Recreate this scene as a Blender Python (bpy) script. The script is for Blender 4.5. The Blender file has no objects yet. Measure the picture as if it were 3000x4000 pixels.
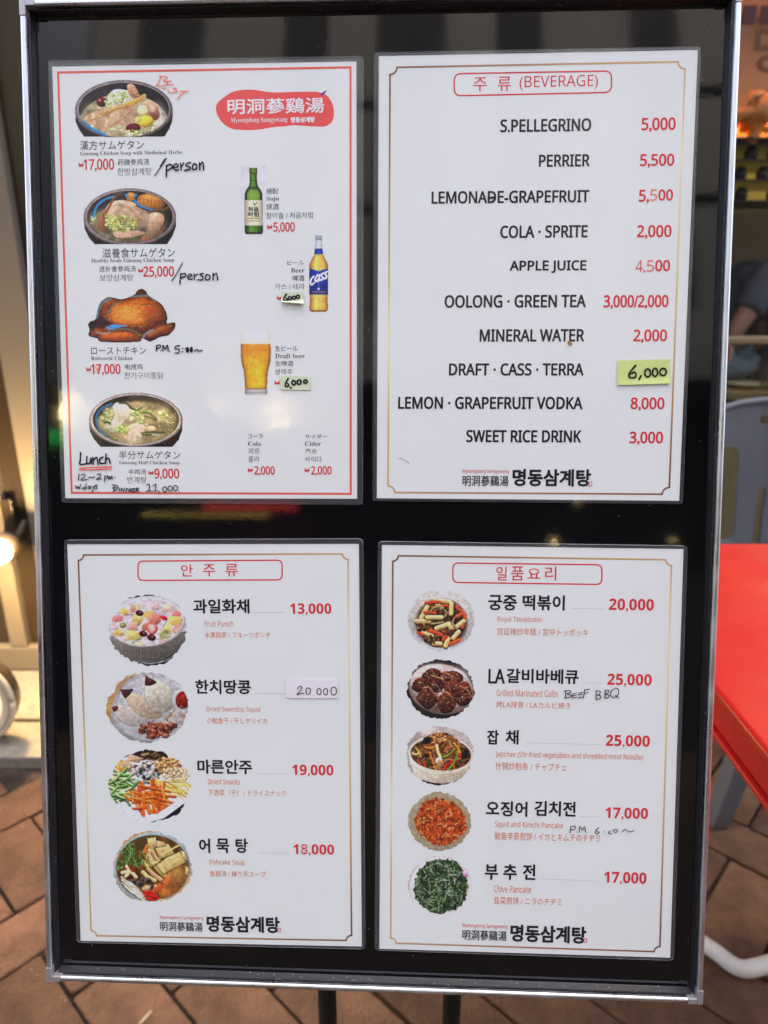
import bpy, bmesh, math, random
import numpy as np
from mathutils import Vector, Matrix

# ------------------------------------------------------------------ camera, sky, sun, exposure
sc = bpy.context.scene
COL = sc.collection
PHI = math.radians(18.6)          # camera pitch below the horizon
FPX = 2700.0                      # focal length in pixels of the 3000 x 4000 photograph
CAM = np.array([0.0, 0.0, 1.10])
AX = np.array([[1, 0, 0],
               [0, -math.sin(PHI), -math.cos(PHI)],
               [0, math.cos(PHI), -math.sin(PHI)]])      # right, down, forward
cam = bpy.data.objects.new('camera', bpy.data.cameras.new('camera'))
COL.objects.link(cam)
cam.location = CAM
cam.rotation_euler = (math.pi / 2 - PHI, 0, 0)
cam.data.sensor_fit = 'VERTICAL'
cam.data.sensor_height = 24.0
cam.data.lens = FPX / 4000 * 24.0
cam.data.clip_start = 0.02
cam.data.clip_end = 500
cam.data.dof.use_dof = True
cam.data.dof.focus_distance = 0.49
cam.data.dof.aperture_fstop = 4.3
sc.camera = cam

SUN_EL, SUN_AZ = math.radians(56), math.radians(8)      # the sun stands behind the shop building
w = bpy.data.worlds.new('World')
sc.world = w
w.use_nodes = True
nt = w.node_tree
sky = nt.nodes.new('ShaderNodeTexSky')
sky.sky_type = 'NISHITA'
sky.sun_disc = False
sky.sun_elevation = SUN_EL
sky.sun_rotation = SUN_AZ
sky.air_density = 0.7
sky.dust_density = 10.0
sky.ozone_density = 0.3
nt.links.new(sky.outputs[0], nt.nodes['Background'].inputs[0])
nt.nodes['Background'].inputs[1].default_value = 0.14
sun = bpy.data.objects.new('sun', bpy.data.lights.new('sun', 'SUN'))
COL.objects.link(sun)
sun.data.energy = 3.0
sun.data.angle = math.radians(0.6)
sun.data.color = (1.0, 0.95, 0.87)
sd = Vector((math.sin(SUN_AZ) * math.cos(SUN_EL), math.cos(SUN_AZ) * math.cos(SUN_EL), math.sin(SUN_EL)))
sun.rotation_euler = sd.to_track_quat('Z', 'Y').to_euler()
sun.location = sd * 30
sc.view_settings.view_transform = 'Standard'
sc.view_settings.look = 'None'
sc.view_settings.gamma = 1.0
sc.view_settings.use_curve_mapping = False
sc.view_settings.exposure = 3.36
sc.render.engine = 'CYCLES'
sc.cycles.max_bounces = 10
sc.cycles.transparent_max_bounces = 24
sc.cycles.sample_clamp_indirect = 6.0

random.seed(4)
RNG = np.random.RandomState(7)

# ------------------------------------------------------------------ helpers: pixels to places
def ray(u, v):
    return ((u - 1500) / FPX) * AX[0] + ((v - 2000) / FPX) * AX[1] + AX[2]
def on_z(u, v, z):
    d = ray(u, v)
    return CAM + d * ((z - CAM[2]) / d[2])
def on_y(u, v, y):
    d = ray(u, v)
    return CAM + d * (y / d[1])

# the menu board's plane, solved from the corners of its four A4 sheets
BO = np.array([-0.00913, 0.45982, 0.94159])
BX = np.array([0.99923, -0.03914, 0.00375])
BY = -np.array([-0.00634, -0.25448, -0.96706])      # up along the board
BZ = np.cross(BX, BY); BZ /= np.linalg.norm(BZ)     # out of the board, towards the street
BY = np.cross(BZ, BX)
def bp(u, v, z=0.001):
    d = ray(u, v)
    k = ((BO + BZ * z - CAM) @ BZ) / (d @ BZ)
    q = CAM + k * d - BO
    return np.array([q @ BX, q @ BY])
BM = Matrix(((BX[0], BY[0], BZ[0], BO[0]), (BX[1], BY[1], BZ[1], BO[1]), (BX[2], BY[2], BZ[2], BO[2]), (0, 0, 0, 1)))

# ------------------------------------------------------------------ helpers: materials
def lin(c):
    return tuple(((x / 255) / 12.92 if x / 255 <= 0.04045 else ((x / 255 + 0.055) / 1.055) ** 2.4) for x in c[:3])
MATS = {}
def mat(name, col, rough=0.5, metal=0.0, spec=0.5, var=0.0, scale=8.0, bump=0.0, bscale=60.0, emit=None, estr=0.0, col2=None, objrand=0.0, coat=0.0):
    if name in MATS:
        return MATS[name]
    m = bpy.data.materials.new(name)
    m.use_nodes = True
    t = m.node_tree
    b = t.nodes['Principled BSDF']
    b.inputs['Base Color'].default_value = (*col, 1)
    b.inputs['Roughness'].default_value = rough
    b.inputs['Metallic'].default_value = metal
    b.inputs['Specular IOR Level'].default_value = spec
    b.inputs['Coat Weight'].default_value = coat
    tc = t.nodes.new('ShaderNodeTexCoord')
    if var > 0 or col2:
        n = t.nodes.new('ShaderNodeTexNoise')
        n.inputs['Scale'].default_value = scale
        n.inputs['Detail'].default_value = 8
        n.inputs['Roughness'].default_value = 0.65
        t.links.new(tc.outputs['Object'], n.inputs['Vector'])
        r = t.nodes.new('ShaderNodeValToRGB')
        r.color_ramp.elements[0].position = 0.3
        r.color_ramp.elements[1].position = 0.72
        a = col2 if col2 else tuple(x * (1 - var) for x in col)
        c = col if col2 else tuple(min(1, x * (1 + var)) for x in col)
        r.color_ramp.elements[0].color = (*a, 1)
        r.color_ramp.elements[1].color = (*c, 1)
        t.links.new(n.outputs['Fac'], r.inputs['Fac'])
        out = r.outputs['Color']
        if objrand > 0:
            oi = t.nodes.new('ShaderNodeObjectInfo')
            mr = t.nodes.new('ShaderNodeMapRange')
            mr.inputs['To Min'].default_value = 1 - objrand
            mr.inputs['To Max'].default_value = 1 + objrand
            t.links.new(oi.outputs['Random'], mr.inputs['Value'])
            mx = t.nodes.new('ShaderNodeMix'); mx.data_type = 'RGBA'; mx.blend_type = 'MULTIPLY'
            mx.inputs[0].default_value = 1.0
            t.links.new(out, mx.inputs[6]); t.links.new(mr.outputs[0], mx.inputs[7])
            out = mx.outputs[2]
        t.links.new(out, b.inputs['Base Color'])
    if bump > 0:
        n2 = t.nodes.new('ShaderNodeTexNoise')
        n2.inputs['Scale'].default_value = bscale
        n2.inputs['Detail'].default_value = 6
        t.links.new(tc.outputs['Object'], n2.inputs['Vector'])
        bn = t.nodes.new('ShaderNodeBump')
        bn.inputs['Strength'].default_value = bump
        bn.inputs['Distance'].default_value = 0.01
        t.links.new(n2.outputs['Fac'], bn.inputs['Height'])
        t.links.new(bn.outputs[0], b.inputs['Normal'])
    if emit:
        b.inputs['Emission Color'].default_value = (*emit, 1)
        b.inputs['Emission Strength'].default_value = estr
    MATS[name] = m
    return m

ALB = 1.10     # seen print colour -> ink colour, with paper at about 0.8
def ink(c):
    key = 'ink_%d_%d_%d' % c
    return mat(key, tuple(min(0.85, x * ALB) for x in lin(c)), 0.55, spec=0.2)

def film_mat(name, milk, bump, tint=(1, 1, 1), rough=0.06, ior=1.47, bscale=22, bump2=0.0):
    m = bpy.data.materials.new(name); m.use_nodes = True
    t = m.node_tree; t.nodes.clear()
    o = t.nodes.new('ShaderNodeOutputMaterial')
    tr = t.nodes.new('ShaderNodeBsdfTransparent'); tr.inputs[0].default_value = (*tint, 1)
    gl = t.nodes.new('ShaderNodeBsdfGlossy'); gl.inputs['Roughness'].default_value = rough
    di = t.nodes.new('ShaderNodeBsdfDiffuse'); di.inputs[0].default_value = (0.8, 0.82, 0.85, 1)
    fr = t.nodes.new('ShaderNodeFresnel'); fr.inputs[0].default_value = ior
    ge = t.nodes.new('ShaderNodeNewGeometry'); bf = t.nodes.new('ShaderNodeMapRange')      # same reflectance from either side of the thin film
    bf.inputs['To Min'].default_value = ior; bf.inputs['To Max'].default_value = 1 / ior
    t.links.new(ge.outputs['Backfacing'], bf.inputs['Value']); t.links.new(bf.outputs[0], fr.inputs[0])
    m1 = t.nodes.new('ShaderNodeMixShader'); m2 = t.nodes.new('ShaderNodeMixShader')
    m1.inputs[0].default_value = milk
    t.links.new(tr.outputs[0], m1.inputs[1]); t.links.new(di.outputs[0], m1.inputs[2])
    t.links.new(fr.outputs[0], m2.inputs[0]); t.links.new(m1.outputs[0], m2.inputs[1]); t.links.new(gl.outputs[0], m2.inputs[2])
    t.links.new(m2.outputs[0], o.inputs[0])
    if bump > 0:
        tc = t.nodes.new('ShaderNodeTexCoord')
        n = t.nodes.new('ShaderNodeTexNoise'); n.inputs['Scale'].default_value = bscale; n.inputs['Detail'].default_value = 2
        bn = t.nodes.new('ShaderNodeBump'); bn.inputs['Strength'].default_value = bump; bn.inputs['Distance'].default_value = 0.004
        t.links.new(tc.outputs['Object'], n.inputs['Vector']); t.links.new(n.outputs['Fac'], bn.inputs['Height'])
        last = bn
        if bump2 > 0:
            n3 = t.nodes.new('ShaderNodeTexNoise'); n3.inputs['Scale'].default_value = 650; n3.inputs['Detail'].default_value = 2
            b3 = t.nodes.new('ShaderNodeBump'); b3.inputs['Strength'].default_value = bump2; b3.inputs['Distance'].default_value = 0.0004
            t.links.new(tc.outputs['Object'], n3.inputs['Vector']); t.links.new(n3.outputs['Fac'], b3.inputs['Height'])
            t.links.new(bn.outputs[0], b3.inputs['Normal']); last = b3
        ns = t.nodes.new('ShaderNodeTexNoise'); ns.inputs['Scale'].default_value = 14; ns.inputs['Detail'].default_value = 6
        rs = t.nodes.new('ShaderNodeMapRange'); rs.inputs['From Min'].default_value = .42; rs.inputs['From Max'].default_value = .72
        rs.inputs['To Min'].default_value = rough; rs.inputs['To Max'].default_value = rough + .22        # smudges
        t.links.new(tc.outputs['Object'], ns.inputs['Vector']); t.links.new(ns.outputs['Fac'], rs.inputs['Value']); t.links.new(rs.outputs[0], gl.inputs['Roughness'])
        t.links.new(last.outputs[0], gl.inputs['Normal'])
        t.links.new(bn.outputs[0], fr.inputs['Normal'])
    MATS[name] = m
    return m

def paint_mat(name):
    m = bpy.data.materials.new(name); m.use_nodes = True
    t = m.node_tree; b = t.nodes['Principled BSDF']
    a = t.nodes.new('ShaderNodeAttribute'); a.attribute_name = 'Col'
    t.links.new(a.outputs['Color'], b.inputs['Base Color'])
    b.inputs['Roughness'].default_value = 0.6
    b.inputs['Specular IOR Level'].default_value = 0.2
    MATS[name] = m
    return m

# ------------------------------------------------------------------ helpers: objects
OFF = {}
def thing(name, label, cat, loc=(0, 0, 0), group=None, mtx=None):
    o = bpy.data.objects.new(name, None)
    COL.objects.link(o)
    o.empty_display_size = 0.05
    if mtx is not None:
        o.matrix_world = mtx
        OFF[o.name] = Vector((0, 0, 0))
    else:
        o.location = loc
        OFF[o.name] = Vector(loc)
    o['label'] = label; o['category'] = cat
    if group: o['group'] = group
    return o
def tag(o, label, cat, group=None):
    o['label'] = label; o['category'] = cat
    if group: o['group'] = group
    return o
def link(name, me, m, parent=None, smooth=False):
    """me holds coordinates in the frame of the top-level thing's parent space (world for plain things)"""
    o = bpy.data.objects.new(name, me)
    COL.objects.link(o)
    if m is not None:
        for x in (m if isinstance(m, (list, tuple)) else [m]):
            me.materials.append(x)
    if parent is not None:
        off = OFF[parent.name]
        me.transform(Matrix.Translation(-off))
        o.parent = parent
        OFF[o.name] = off
    if smooth:
        me.polygons.foreach_set('use_smooth', [True] * len(me.polygons))
    return o
def mk(name, verts, faces):
    me = bpy.data.meshes.new(name)
    me.from_pydata([tuple(v) for v in verts], [], faces)
    me.update()
    return me
def bm_mesh(bm, name='m'):
    me = bpy.data.meshes.new(name)
    bmesh.ops.recalc_face_normals(bm, faces=bm.faces)
    bm.to_mesh(me); bm.free()
    return me
def bm_box(bm, x0, x1, y0, y1, z0, z1, bev=0.0, seg=2):
    b2 = bmesh.new()
    bmesh.ops.create_cube(b2, size=1)
    for v in b2.verts:
        v.co = Vector((x0 + (v.co.x + .5) * (x1 - x0), y0 + (v.co.y + .5) * (y1 - y0), z0 + (v.co.z + .5) * (z1 - z0)))
    if bev > 0:
        bmesh.ops.bevel(b2, geom=b2.edges[:], offset=bev, segments=seg, affect='EDGES', profile=0.5)
    tmp = bpy.data.meshes.new('x'); b2.to_mesh(tmp); b2.free()
    bm.from_mesh(tmp); bpy.data.meshes.remove(tmp)
def box(name, x0, x1, y0, y1, z0, z1, m, parent=None, bev=0.0, seg=2):
    bm = bmesh.new(); bm_box(bm, x0, x1, y0, y1, z0, z1, bev, seg)
    return link(name, bm_mesh(bm), m, parent)
def catmull(pts, n=6):
    P = [np.array(p, float) for p in pts]
    if len(P) < 3:
        return P
    out = []
    for i in range(len(P) - 1):
        p0 = P[max(i - 1, 0)]; p1 = P[i]; p2 = P[i + 1]; p3 = P[min(i + 2, len(P) - 1)]
        for k in range(n):
            s = k / n
            out.append(0.5 * ((2 * p1) + (-p0 + p2) * s + (2 * p0 - 5 * p1 + 4 * p2 - p3) * s * s + (-p0 + 3 * p1 - 3 * p2 + p3) * s ** 3))
    out.append(P[-1])
    return out
def tube_bm(bm, pts, rad, n=12, cap=True):
    P = [Vector(p) for p in pts]
    R = rad if isinstance(rad, (list, tuple)) else [rad] * len(P)
    rings = []
    T0 = (P[1] - P[0]).normalized()
    N = T0.orthogonal().normalized()
    for i, p in enumerate(P):
        T = ((P[min(i + 1, len(P) - 1)] - P[max(i - 1, 0)])).normalized()
        N = (N - T * N.dot(T)).normalized()
        Bn = T.cross(N)
        rings.append([bm.verts.new(p + (N * math.cos(2 * math.pi * k / n) + Bn * math.sin(2 * math.pi * k / n)) * R[i]) for k in range(n)])
    for a, b in zip(rings, rings[1:]):
        for k in range(n):
            bm.faces.new((a[k], a[(k + 1) % n], b[(k + 1) % n], b[k]))
    if cap:
        bm.faces.new(rings[0][::-1]); bm.faces.new(rings[-1])
def tube(name, pts, rad, m, parent=None, n=14, smooth=True):
    bm = bmesh.new(); tube_bm(bm, pts, rad, n)
    o = link(name, bm_mesh(bm), m, parent, smooth)
    return o
def lathe_bm(bm, prof, c, n=24):
    rings = []
    for r, z in prof:
        rings.append([bm.verts.new((c[0] + r * math.cos(2 * math.pi * k / n), c[1] + r * math.sin(2 * math.pi * k / n), c[2] + z)) for k in range(n)])
    for a, b in zip(rings, rings[1:]):
        for k in range(n):
            bm.faces.new((a[k], a[(k + 1) % n], b[(k + 1) % n], b[k]))
    bm.faces.new(rings[0][::-1]); bm.faces.new(rings[-1])
def lathe(name, prof, c, m, parent=None, n=24):
    bm = bmesh.new(); lathe_bm(bm, prof, c, n)
    return link(name, bm_mesh(bm), m, parent, True)

# ------------------------------------------------------------------ materials
M_paper = mat('paper', (0.815, 0.83, 0.79), 0.6, spec=0.15, var=0.012, scale=30)
M_film = film_mat('laminate_film', 0.008, 0.05, rough=0.035, bscale=26, bump2=0.09)
M_margin = film_mat('laminate_margin', 0.055, 0.06, rough=0.06, bscale=60, bump2=0.15)
M_filmedge = film_mat('laminate_edge', 0.35, 0.0, rough=0.25)
M_paint = paint_mat('printed_picture')
M_black = mat('black_acrylic', (0.004, 0.004, 0.0045), 0.02, spec=0.5, bump=0.0022, bscale=300)
M_gasket = mat('black_gasket', (0.012, 0.012, 0.014), 0.35, bump=0.05, bscale=400)
M_alu = mat('aluminium', (0.70, 0.71, 0.72), 0.32, metal=1.0, bump=0.02, bscale=300)
M_cap = mat('grey_corner_plastic', (0.42, 0.41, 0.40), 0.4, metal=0.6)
M_pole = mat('black_powder_coat', (0.01, 0.01, 0.01), 0.35)
M_brick = mat('clay_paver', (0.158, 0.082, 0.043), 0.8, spec=0.25, var=0.50, scale=11, bump=0.9, bscale=160, objrand=0.32)
M_joint = mat('joint_sand', (0.055, 0.040, 0.030), 0.95, spec=0.1, var=0.6, scale=40, bump=0.6, bscale=200)
M_stone = mat('beige_granite', (0.25, 0.215, 0.155), 0.8, spec=0.3, var=0.28, scale=45, bump=0.15, bscale=250)
M_tan = mat('tan_painted_metal', (0.175, 0.148, 0.105), 0.45, var=0.10, scale=3)
M_dark = mat('dark_brown_panel', (0.035, 0.024, 0.014), 0.3, var=0.2, scale=4)
M_red = mat('red_plastic', (0.53, 0.014, 0.011), 0.4, spec=0.22, var=0.06, scale=9, bump=0.03, bscale=200)
M_greyp = mat('grey_plastic', (0.105, 0.108, 0.115), 0.38, var=0.08, scale=20, bump=0.03, bscale=300)
M_white = mat('white_painted_tube', (0.80, 0.77, 0.68), 0.4, col2=(0.66, 0.62, 0.52), scale=22, bump=0.04, bscale=150)
M_glass = film_mat('window_glass', 0.0, 0.0, tint=(0.93, 0.95, 0.94), rough=0.01, ior=1.5)

def dust(m, scale, thr, col):
    """scattered specks of dust mixed into the base colour"""
    t = m.node_tree; b = t.nodes['Principled BSDF']
    tc = t.nodes.new('ShaderNodeTexCoord'); vo = t.nodes.new('ShaderNodeTexVoronoi'); vo.inputs['Scale'].default_value = scale
    t.links.new(tc.outputs['Object'], vo.inputs['Vector'])
    sp = t.nodes.new('ShaderNodeSeparateColor'); t.links.new(vo.outputs['Color'], sp.inputs[0])
    a = t.nodes.new('ShaderNodeMath'); a.operation = 'LESS_THAN'; a.inputs[1].default_value = 0.16; t.links.new(vo.outputs['Distance'], a.inputs[0])
    c = t.nodes.new('ShaderNodeMath'); c.operation = 'LESS_THAN'; c.inputs[1].default_value = thr; t.links.new(sp.outputs[0], c.inputs[0])
    d = t.nodes.new('ShaderNodeMath'); d.operation = 'MULTIPLY'; t.links.new(a.outputs[0], d.inputs[0]); t.links.new(c.outputs[0], d.inputs[1])
    mx = t.nodes.new('ShaderNodeMix'); mx.data_type = 'RGBA'; t.links.new(d.outputs[0], mx.inputs[0])
    if b.inputs['Base Color'].is_linked:
        t.links.new(b.inputs['Base Color'].links[0].from_socket, mx.inputs[6])
    mx.inputs[6].default_value = b.inputs['Base Color'].default_value; mx.inputs[7].default_value = (*col, 1)
    t.links.new(mx.outputs[2], b.inputs['Base Color'])
dust(M_black, 430, 0.012, (0.16, 0.16, 0.16))
dust(M_gasket, 500, 0.16, (0.35, 0.35, 0.37))
dust(M_brick, 95, 0.05, (0.30, 0.25, 0.20))
dust(M_joint, 150, 0.14, (0.26, 0.21, 0.16))
def wear(m, lo, hi, scale):
    """uneven gloss: smudges and rubbed streaks"""
    t = m.node_tree; b = t.nodes['Principled BSDF']
    tc = t.nodes.new('ShaderNodeTexCoord'); mp = t.nodes.new('ShaderNodeMapping'); mp.inputs['Scale'].default_value = scale
    n = t.nodes.new('ShaderNodeTexNoise'); n.inputs['Scale'].default_value = 1.0; n.inputs['Detail'].default_value = 7
    r = t.nodes.new('ShaderNodeMapRange'); r.inputs['From Min'].default_value = .3; r.inputs['From Max'].default_value = .7
    r.inputs['To Min'].default_value = lo; r.inputs['To Max'].default_value = hi
    t.links.new(tc.outputs['Object'], mp.inputs[0]); t.links.new(mp.outputs[0], n.inputs['Vector']); t.links.new(n.outputs['Fac'], r.inputs['Value']); t.links.new(r.outputs[0], b.inputs['Roughness'])
wear(M_alu, 0.22, 0.50, (40, 40, 40))
wear(M_black, 0.012, 0.07, (9, 9, 9))
wear(M_red, 0.32, 0.62, (7, 11, 7))

# ================================================================== THE SETTING
# ground sheet with joint sand; the pavers that can be told apart lie on it as single pieces
pav = link('pavement', mk('pavement', [(-40, -40, -0.012), (40, -40, -0.012), (40, 40, -0.012), (-40, 40, -0.012)], [(0, 1, 2, 3)]), M_joint)
pav['kind'] = 'structure'
OFF[pav.name] = Vector((0, 0, 0))
PW = 0.1142
JA = np.array([0.682, 0.731]); JB = np.array([0.731, -0.682]); JO = np.array([-0.67462, 0.96537])
def paver_mesh(L, Wd, seed):
    r = random.Random(seed)
    bm = bmesh.new()
    g = 0.0034
    bm_box(bm, -L / 2 + g, L / 2 - g, -Wd / 2 + g, Wd / 2 - g, -0.045, 0.0, 0.0030, 2)
    for v in bm.verts:
        v.co.x += r.uniform(-.0012, .0012); v.co.y += r.uniform(-.0012, .0012)
    me = bm_mesh(bm, 'paver'); me.materials.append(M_brick)
    return me
PV = [paver_mesh(2 * PW, PW, s) for s in range(6)]
angA = math.atan2(JA[1], JA[0])
def put_paver(ca, cb, vert):
    p = JO + PW * (ca * JA + cb * JB)
    if not (-1.35 < p[0] < 1.6 and 0.22 < p[1] < 2.4):
        return
    # leave out what the door sill or the far background covers
    if p[0] < -0.15 and p[1] > 1.36:
        return
    o = bpy.data.objects.new('paver', random.choice(PV))
    COL.objects.link(o); o.parent = pav
    o.location = (p[0], p[1], random.uniform(-.0015, .0012))
    o.rotation_euler = (random.uniform(-.006, .006), random.uniform(-.006, .006), angA + (math.pi / 2 if vert else 0) + random.choice((0, math.pi)) + random.uniform(-.006, .006))
for b in range(-22, 26):
    for k in range(-10, 12):
        a0 = -1 + b + 4 * k
        put_paver(a0 + 1, b + .5, False)
        put_paver(a0 + 3.5, b + 1, True)

# stone sill in front of the door: two courses of long blocks
sill = link('stone_sill', mk('stone_sill', [(-3.0, 1.372, -0.01), (-0.18, 1.372, -0.01), (-0.18, 1.80, -0.01), (-3.0, 1.80, -0.01)], [(0, 1, 2, 3)]), M_joint)
sill['kind'] = 'structure'; OFF[sill.name] = Vector((0, 0, 0))
for y0, y1, xs in ((1.374, 1.513, (-3.0, -2.1, -1.25, -0.42, -0.18)), (1.519, 1.80, (-3.0, -1.75, -0.78, -0.18))):
    for xa, xb in zip(xs, xs[1:]):
        box('stone_block', xa + .002, xb - .002, y0, y1, -0.04, 0.028 if y0 > 1.5 else 0.022, M_stone, sill, 0.004)

# the shop front: tan metal door with dark recessed panels
DY = 1.765
door = thing('metal_door', 'tan painted metal shop door with dark recessed vertical panels', 'door', (-1.0, DY, 0.028))
zb, zt = 0.032, 2.25
dx = [(-1.62, -1.56, 't'), (-1.56, -1.40, 'd'), (-1.40, -1.34, 't'), (-1.34, -1.065, 'd'), (-1.065, -1.018, 't'), (-1.018, -0.952, 'd'), (-0.952, -0.866, 't'),
      (-0.866, -0.62, 'd'), (-0.62, -0.5, 't'), (-0.5, -0.3, 'd'), (-0.3, -0.2, 't')]
for xa, xb, k in dx:
    if k == 't':
        box('stile', xa, xb, DY - .02, DY + .03, zb + .075, zt - .1, M_tan, door, 0.003)
    else:
        box('recessed_panel', xa - .002, xb + .002, DY + .006, DY + .02, zb + .073, zt - .09, M_dark, door)
box('bottom_rail', -1.62, -0.2, DY - .021, DY + .03, zb, zb + .073, M_tan, door, 0.003)
box('top_rail', -1.62, -0.2, DY - .021, DY + .03, zt - .098, zt, M_tan, door, 0.003)
for zz in (0.475, 0.515):
    lathe('bolt', [(.0001, 0), (.007, .001), (.009, .005), (.006, .011), (.0001, .012)], (-1.005, DY - .012, zz), M_alu, door, 12)
box('hinge_plate', -1.016, -0.985, DY - .028, DY - .0202, 0.44, 0.55, M_dark, door, 0.002)

# shop facade beside the openings; unseen upper walls raised to block the sun
M_wall = mat('beige_render', (0.42, 0.39, 0.34), 0.85, var=0.08, scale=2, bump=0.1, bscale=40)
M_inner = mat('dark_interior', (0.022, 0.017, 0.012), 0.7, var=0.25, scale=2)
shop = thing('shop_building', 'beige rendered shop building above the door and glazed front, unseen walls raised to shade the street', 'building', (0, 2.5, 0))
box('wall', -9, -1.64, 1.75, 2.05, 0, 12, M_wall, shop)
box('wall', -1.638, -0.198, 1.76, 2.04, 2.262, 12, M_wall, shop)
box('wall', -0.196, 0.05, 1.75, 2.05, 0, 12, M_wall, shop)
box('wall', -0.10, 0.048, 2.052, 2.60, 0, 12, M_wall, shop)
box('wall', 0.052, 9, 2.44, 2.70, 2.42, 12, M_wall, shop)
box('wall', 4.6, 9, 2.45, 2.69, 0, 2.418, M_wall, shop)
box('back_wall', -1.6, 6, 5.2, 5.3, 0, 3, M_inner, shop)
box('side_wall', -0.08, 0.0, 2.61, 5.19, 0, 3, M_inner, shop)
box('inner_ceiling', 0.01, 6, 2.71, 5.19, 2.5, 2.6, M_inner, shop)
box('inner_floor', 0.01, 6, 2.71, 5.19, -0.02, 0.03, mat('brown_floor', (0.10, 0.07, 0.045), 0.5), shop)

# shop window: frame, ledge bar, two panes
WY = 2.52
M_wframe = mat('bronze_frame', (0.16, 0.13, 0.085), 0.4, metal=0.6)
M_olive = mat('olive_panel', (0.165, 0.125, 0.05), 0.55, var=0.2, scale=5)
win = thing('shop_window', 'large glazed shop front with a bronze ledge bar behind the grey chair', 'window', (2.2, WY, 0))
box('frame_post', 0.06, 0.12, WY - .04, WY + .04, 0.0, 2.40, M_wframe, win, .003)
box('frame_post', 4.5, 4.56, WY - .04, WY + .04, 0.0, 2.40, M_wframe, win, .003)
lz = on_y(2925, 1327, WY)[2]
box('ledge_bar', 0.122, 4.498, WY - .035, WY + .03, lz - .012, lz + .012, mat('brass_bar', (0.42, 0.34, 0.2), 0.35, metal=0.7), win, .003)
box('lower_panel', 0.122, 4.498, WY - .02, WY + .01, 0.05, 0.60, M_olive, win, .002)
box('sill_bar', 0.122, 4.498, WY - .04, WY + .03, 0.602, 0.64, M_wframe, win, .003)
box('pane', 0.122, 4.498, WY - .004, WY + .002, 0.642, lz - .013, M_glass, win)
box('pane', 0.122, 4.498, WY - .004, WY + .002, lz + .013, 2.39, M_glass, win)

# the building across the street, which the glossy board mirrors
M_fac = mat('pale_facade', (0.042, 0.043, 0.042), 0.8, var=0.10, scale=1.2)
M_fglass = mat('facade_glass', (0.02, 0.02, 0.022), 0.8, spec=0.05, var=0.3, scale=1.5)
opp = thing('office_building', 'pale grey building across the street mirrored in the glossy board', 'building', (0, -5, 0))
box('wall', -3.6, 9, -9, -5.0, 3.3, 8.0, M_fac, opp)
box('ground_floor', -3.6, 9, -9, -5.6, 0, 3.28, mat('dark_shop_glass', (0.012, 0.012, 0.013), 0.2), opp)
box('canopy', -3.7, 9.1, -5.6, -4.6, 3.05, 3.28, mat('dark_canopy', (0.02, 0.02, 0.02), 0.6), opp)
gb = thing('added_glass_building', 'added dark blue glass building across the street, dimming the sky mirrored in the board', 'building', (-7, -5, 0))
box('wall', -14, -3.66, -9, -5.05, 0, 8.2, mat('blue_glass_wall', (0.02, 0.028, 0.048), 0.3), gb)  # added block that keeps bright sky out of the board's reflection
for k in range(7):
    box('mullion', -13.6 + k * 1.5, -13.45 + k * 1.5, -5.06, -5.0, 0.2, 8.15, mat('grey_mullion', (0.05, 0.05, 0.055), 0.5), gb)
rr = random.Random(12)
x = -3.1
while x < 7:
    wd = rr.choice((0.12, 0.2, 0.45, 0.7))
    box('window', x, x + wd, -5.02, -4.985, 3.9, 7.8, M_fglass, opp)
    x += wd + rr.choice((0.5, 0.85, 1.1))
for zz in (4.9, 6.05, 7.35):
    box('ledge', -3.6, 9, -5.08, -5.0, zz, zz + .12, M_fac, opp)
def glow(name, c, s):
    return mat(name, (0.02, 0.02, 0.02), 0.5, emit=c, estr=s)
box('light_bar', -4.3, -3.3, -4.99, -4.96, 2.70, 2.735, glow('green_led', (0.02, 0.8, 0.12), 0.7), opp)
box('light_bar', -4.3, -3.3, -4.99, -4.96, 2.635, 2.665, glow('green_led', (0.02, 0.8, 0.12), 0.7), opp)
box('light_bar', -2.05, -1.2, -4.99, -4.96, 2.01, 2.05, glow('red_led', (0.9, 0.03, 0.03), 0.6), opp)
box('light_bar', -2.6, -1.45, -4.99, -4.96, 1.945, 1.972, glow('amber_led', (0.75, 0.5, 0.08), 0.45), opp)
for bx_, bz_, r_ in ((-3.40, 2.91, .035), (-2.72, 2.83, .02), (-2.44, 2.85, .02), (-1.94, 3.0, .018), (-1.41, 2.90, .028), (1.02, 1.74, .02), (1.22, 2.09, .012), (2.0, 1.76, .012)):
    lathe('bulb', [(r_ * math.sin(t), -r_ * math.cos(t)) for t in np.linspace(.02, math.pi - .02, 9)], (bx_, -4.95, bz_), glow('warm_bulb', (1.0, 0.72, 0.32), 45) if bx_ < 0 else glow('dim_bulb', (1.0, 0.72, 0.32), 4), opp, 12)

# ================================================================== THINGS AROUND THE BOARD
# red plastic table
tx0, tx1, ty0, ty1, tz = 0.3255, 1.14, 0.17, 0.981, 0.72
tab = thing('plastic_table', 'square red plastic table with a folded edge beside the menu board', 'table', ((tx0 + tx1) / 2, (ty0 + ty1) / 2, 0))
bm = bmesh.new()
bm_box(bm, tx0, tx1, ty0, ty1, tz - .010, tz, 0.0045, 3)
link('table_top', bm_mesh(bm), M_red, tab)
bm = bmesh.new()
for a in ((tx0 + .004, tx0 + .012, ty0 + .004, ty1 - .004), (tx1 - .012, tx1 - .004, ty0 + .004, ty1 - .004)):
    bm_box(bm, *a, tz - .043, tz - .0095, .003, 2)
for a in ((tx0 + .0122, tx1 - .0122, ty0 + .004, ty0 + .012), (tx0 + .0122, tx1 - .0122, ty1 - .012, ty1 - .004)):
    bm_box(bm, *a, tz - .043, tz - .0095, .003, 2)
link('skirt', bm_mesh(bm), M_red, tab)
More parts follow.
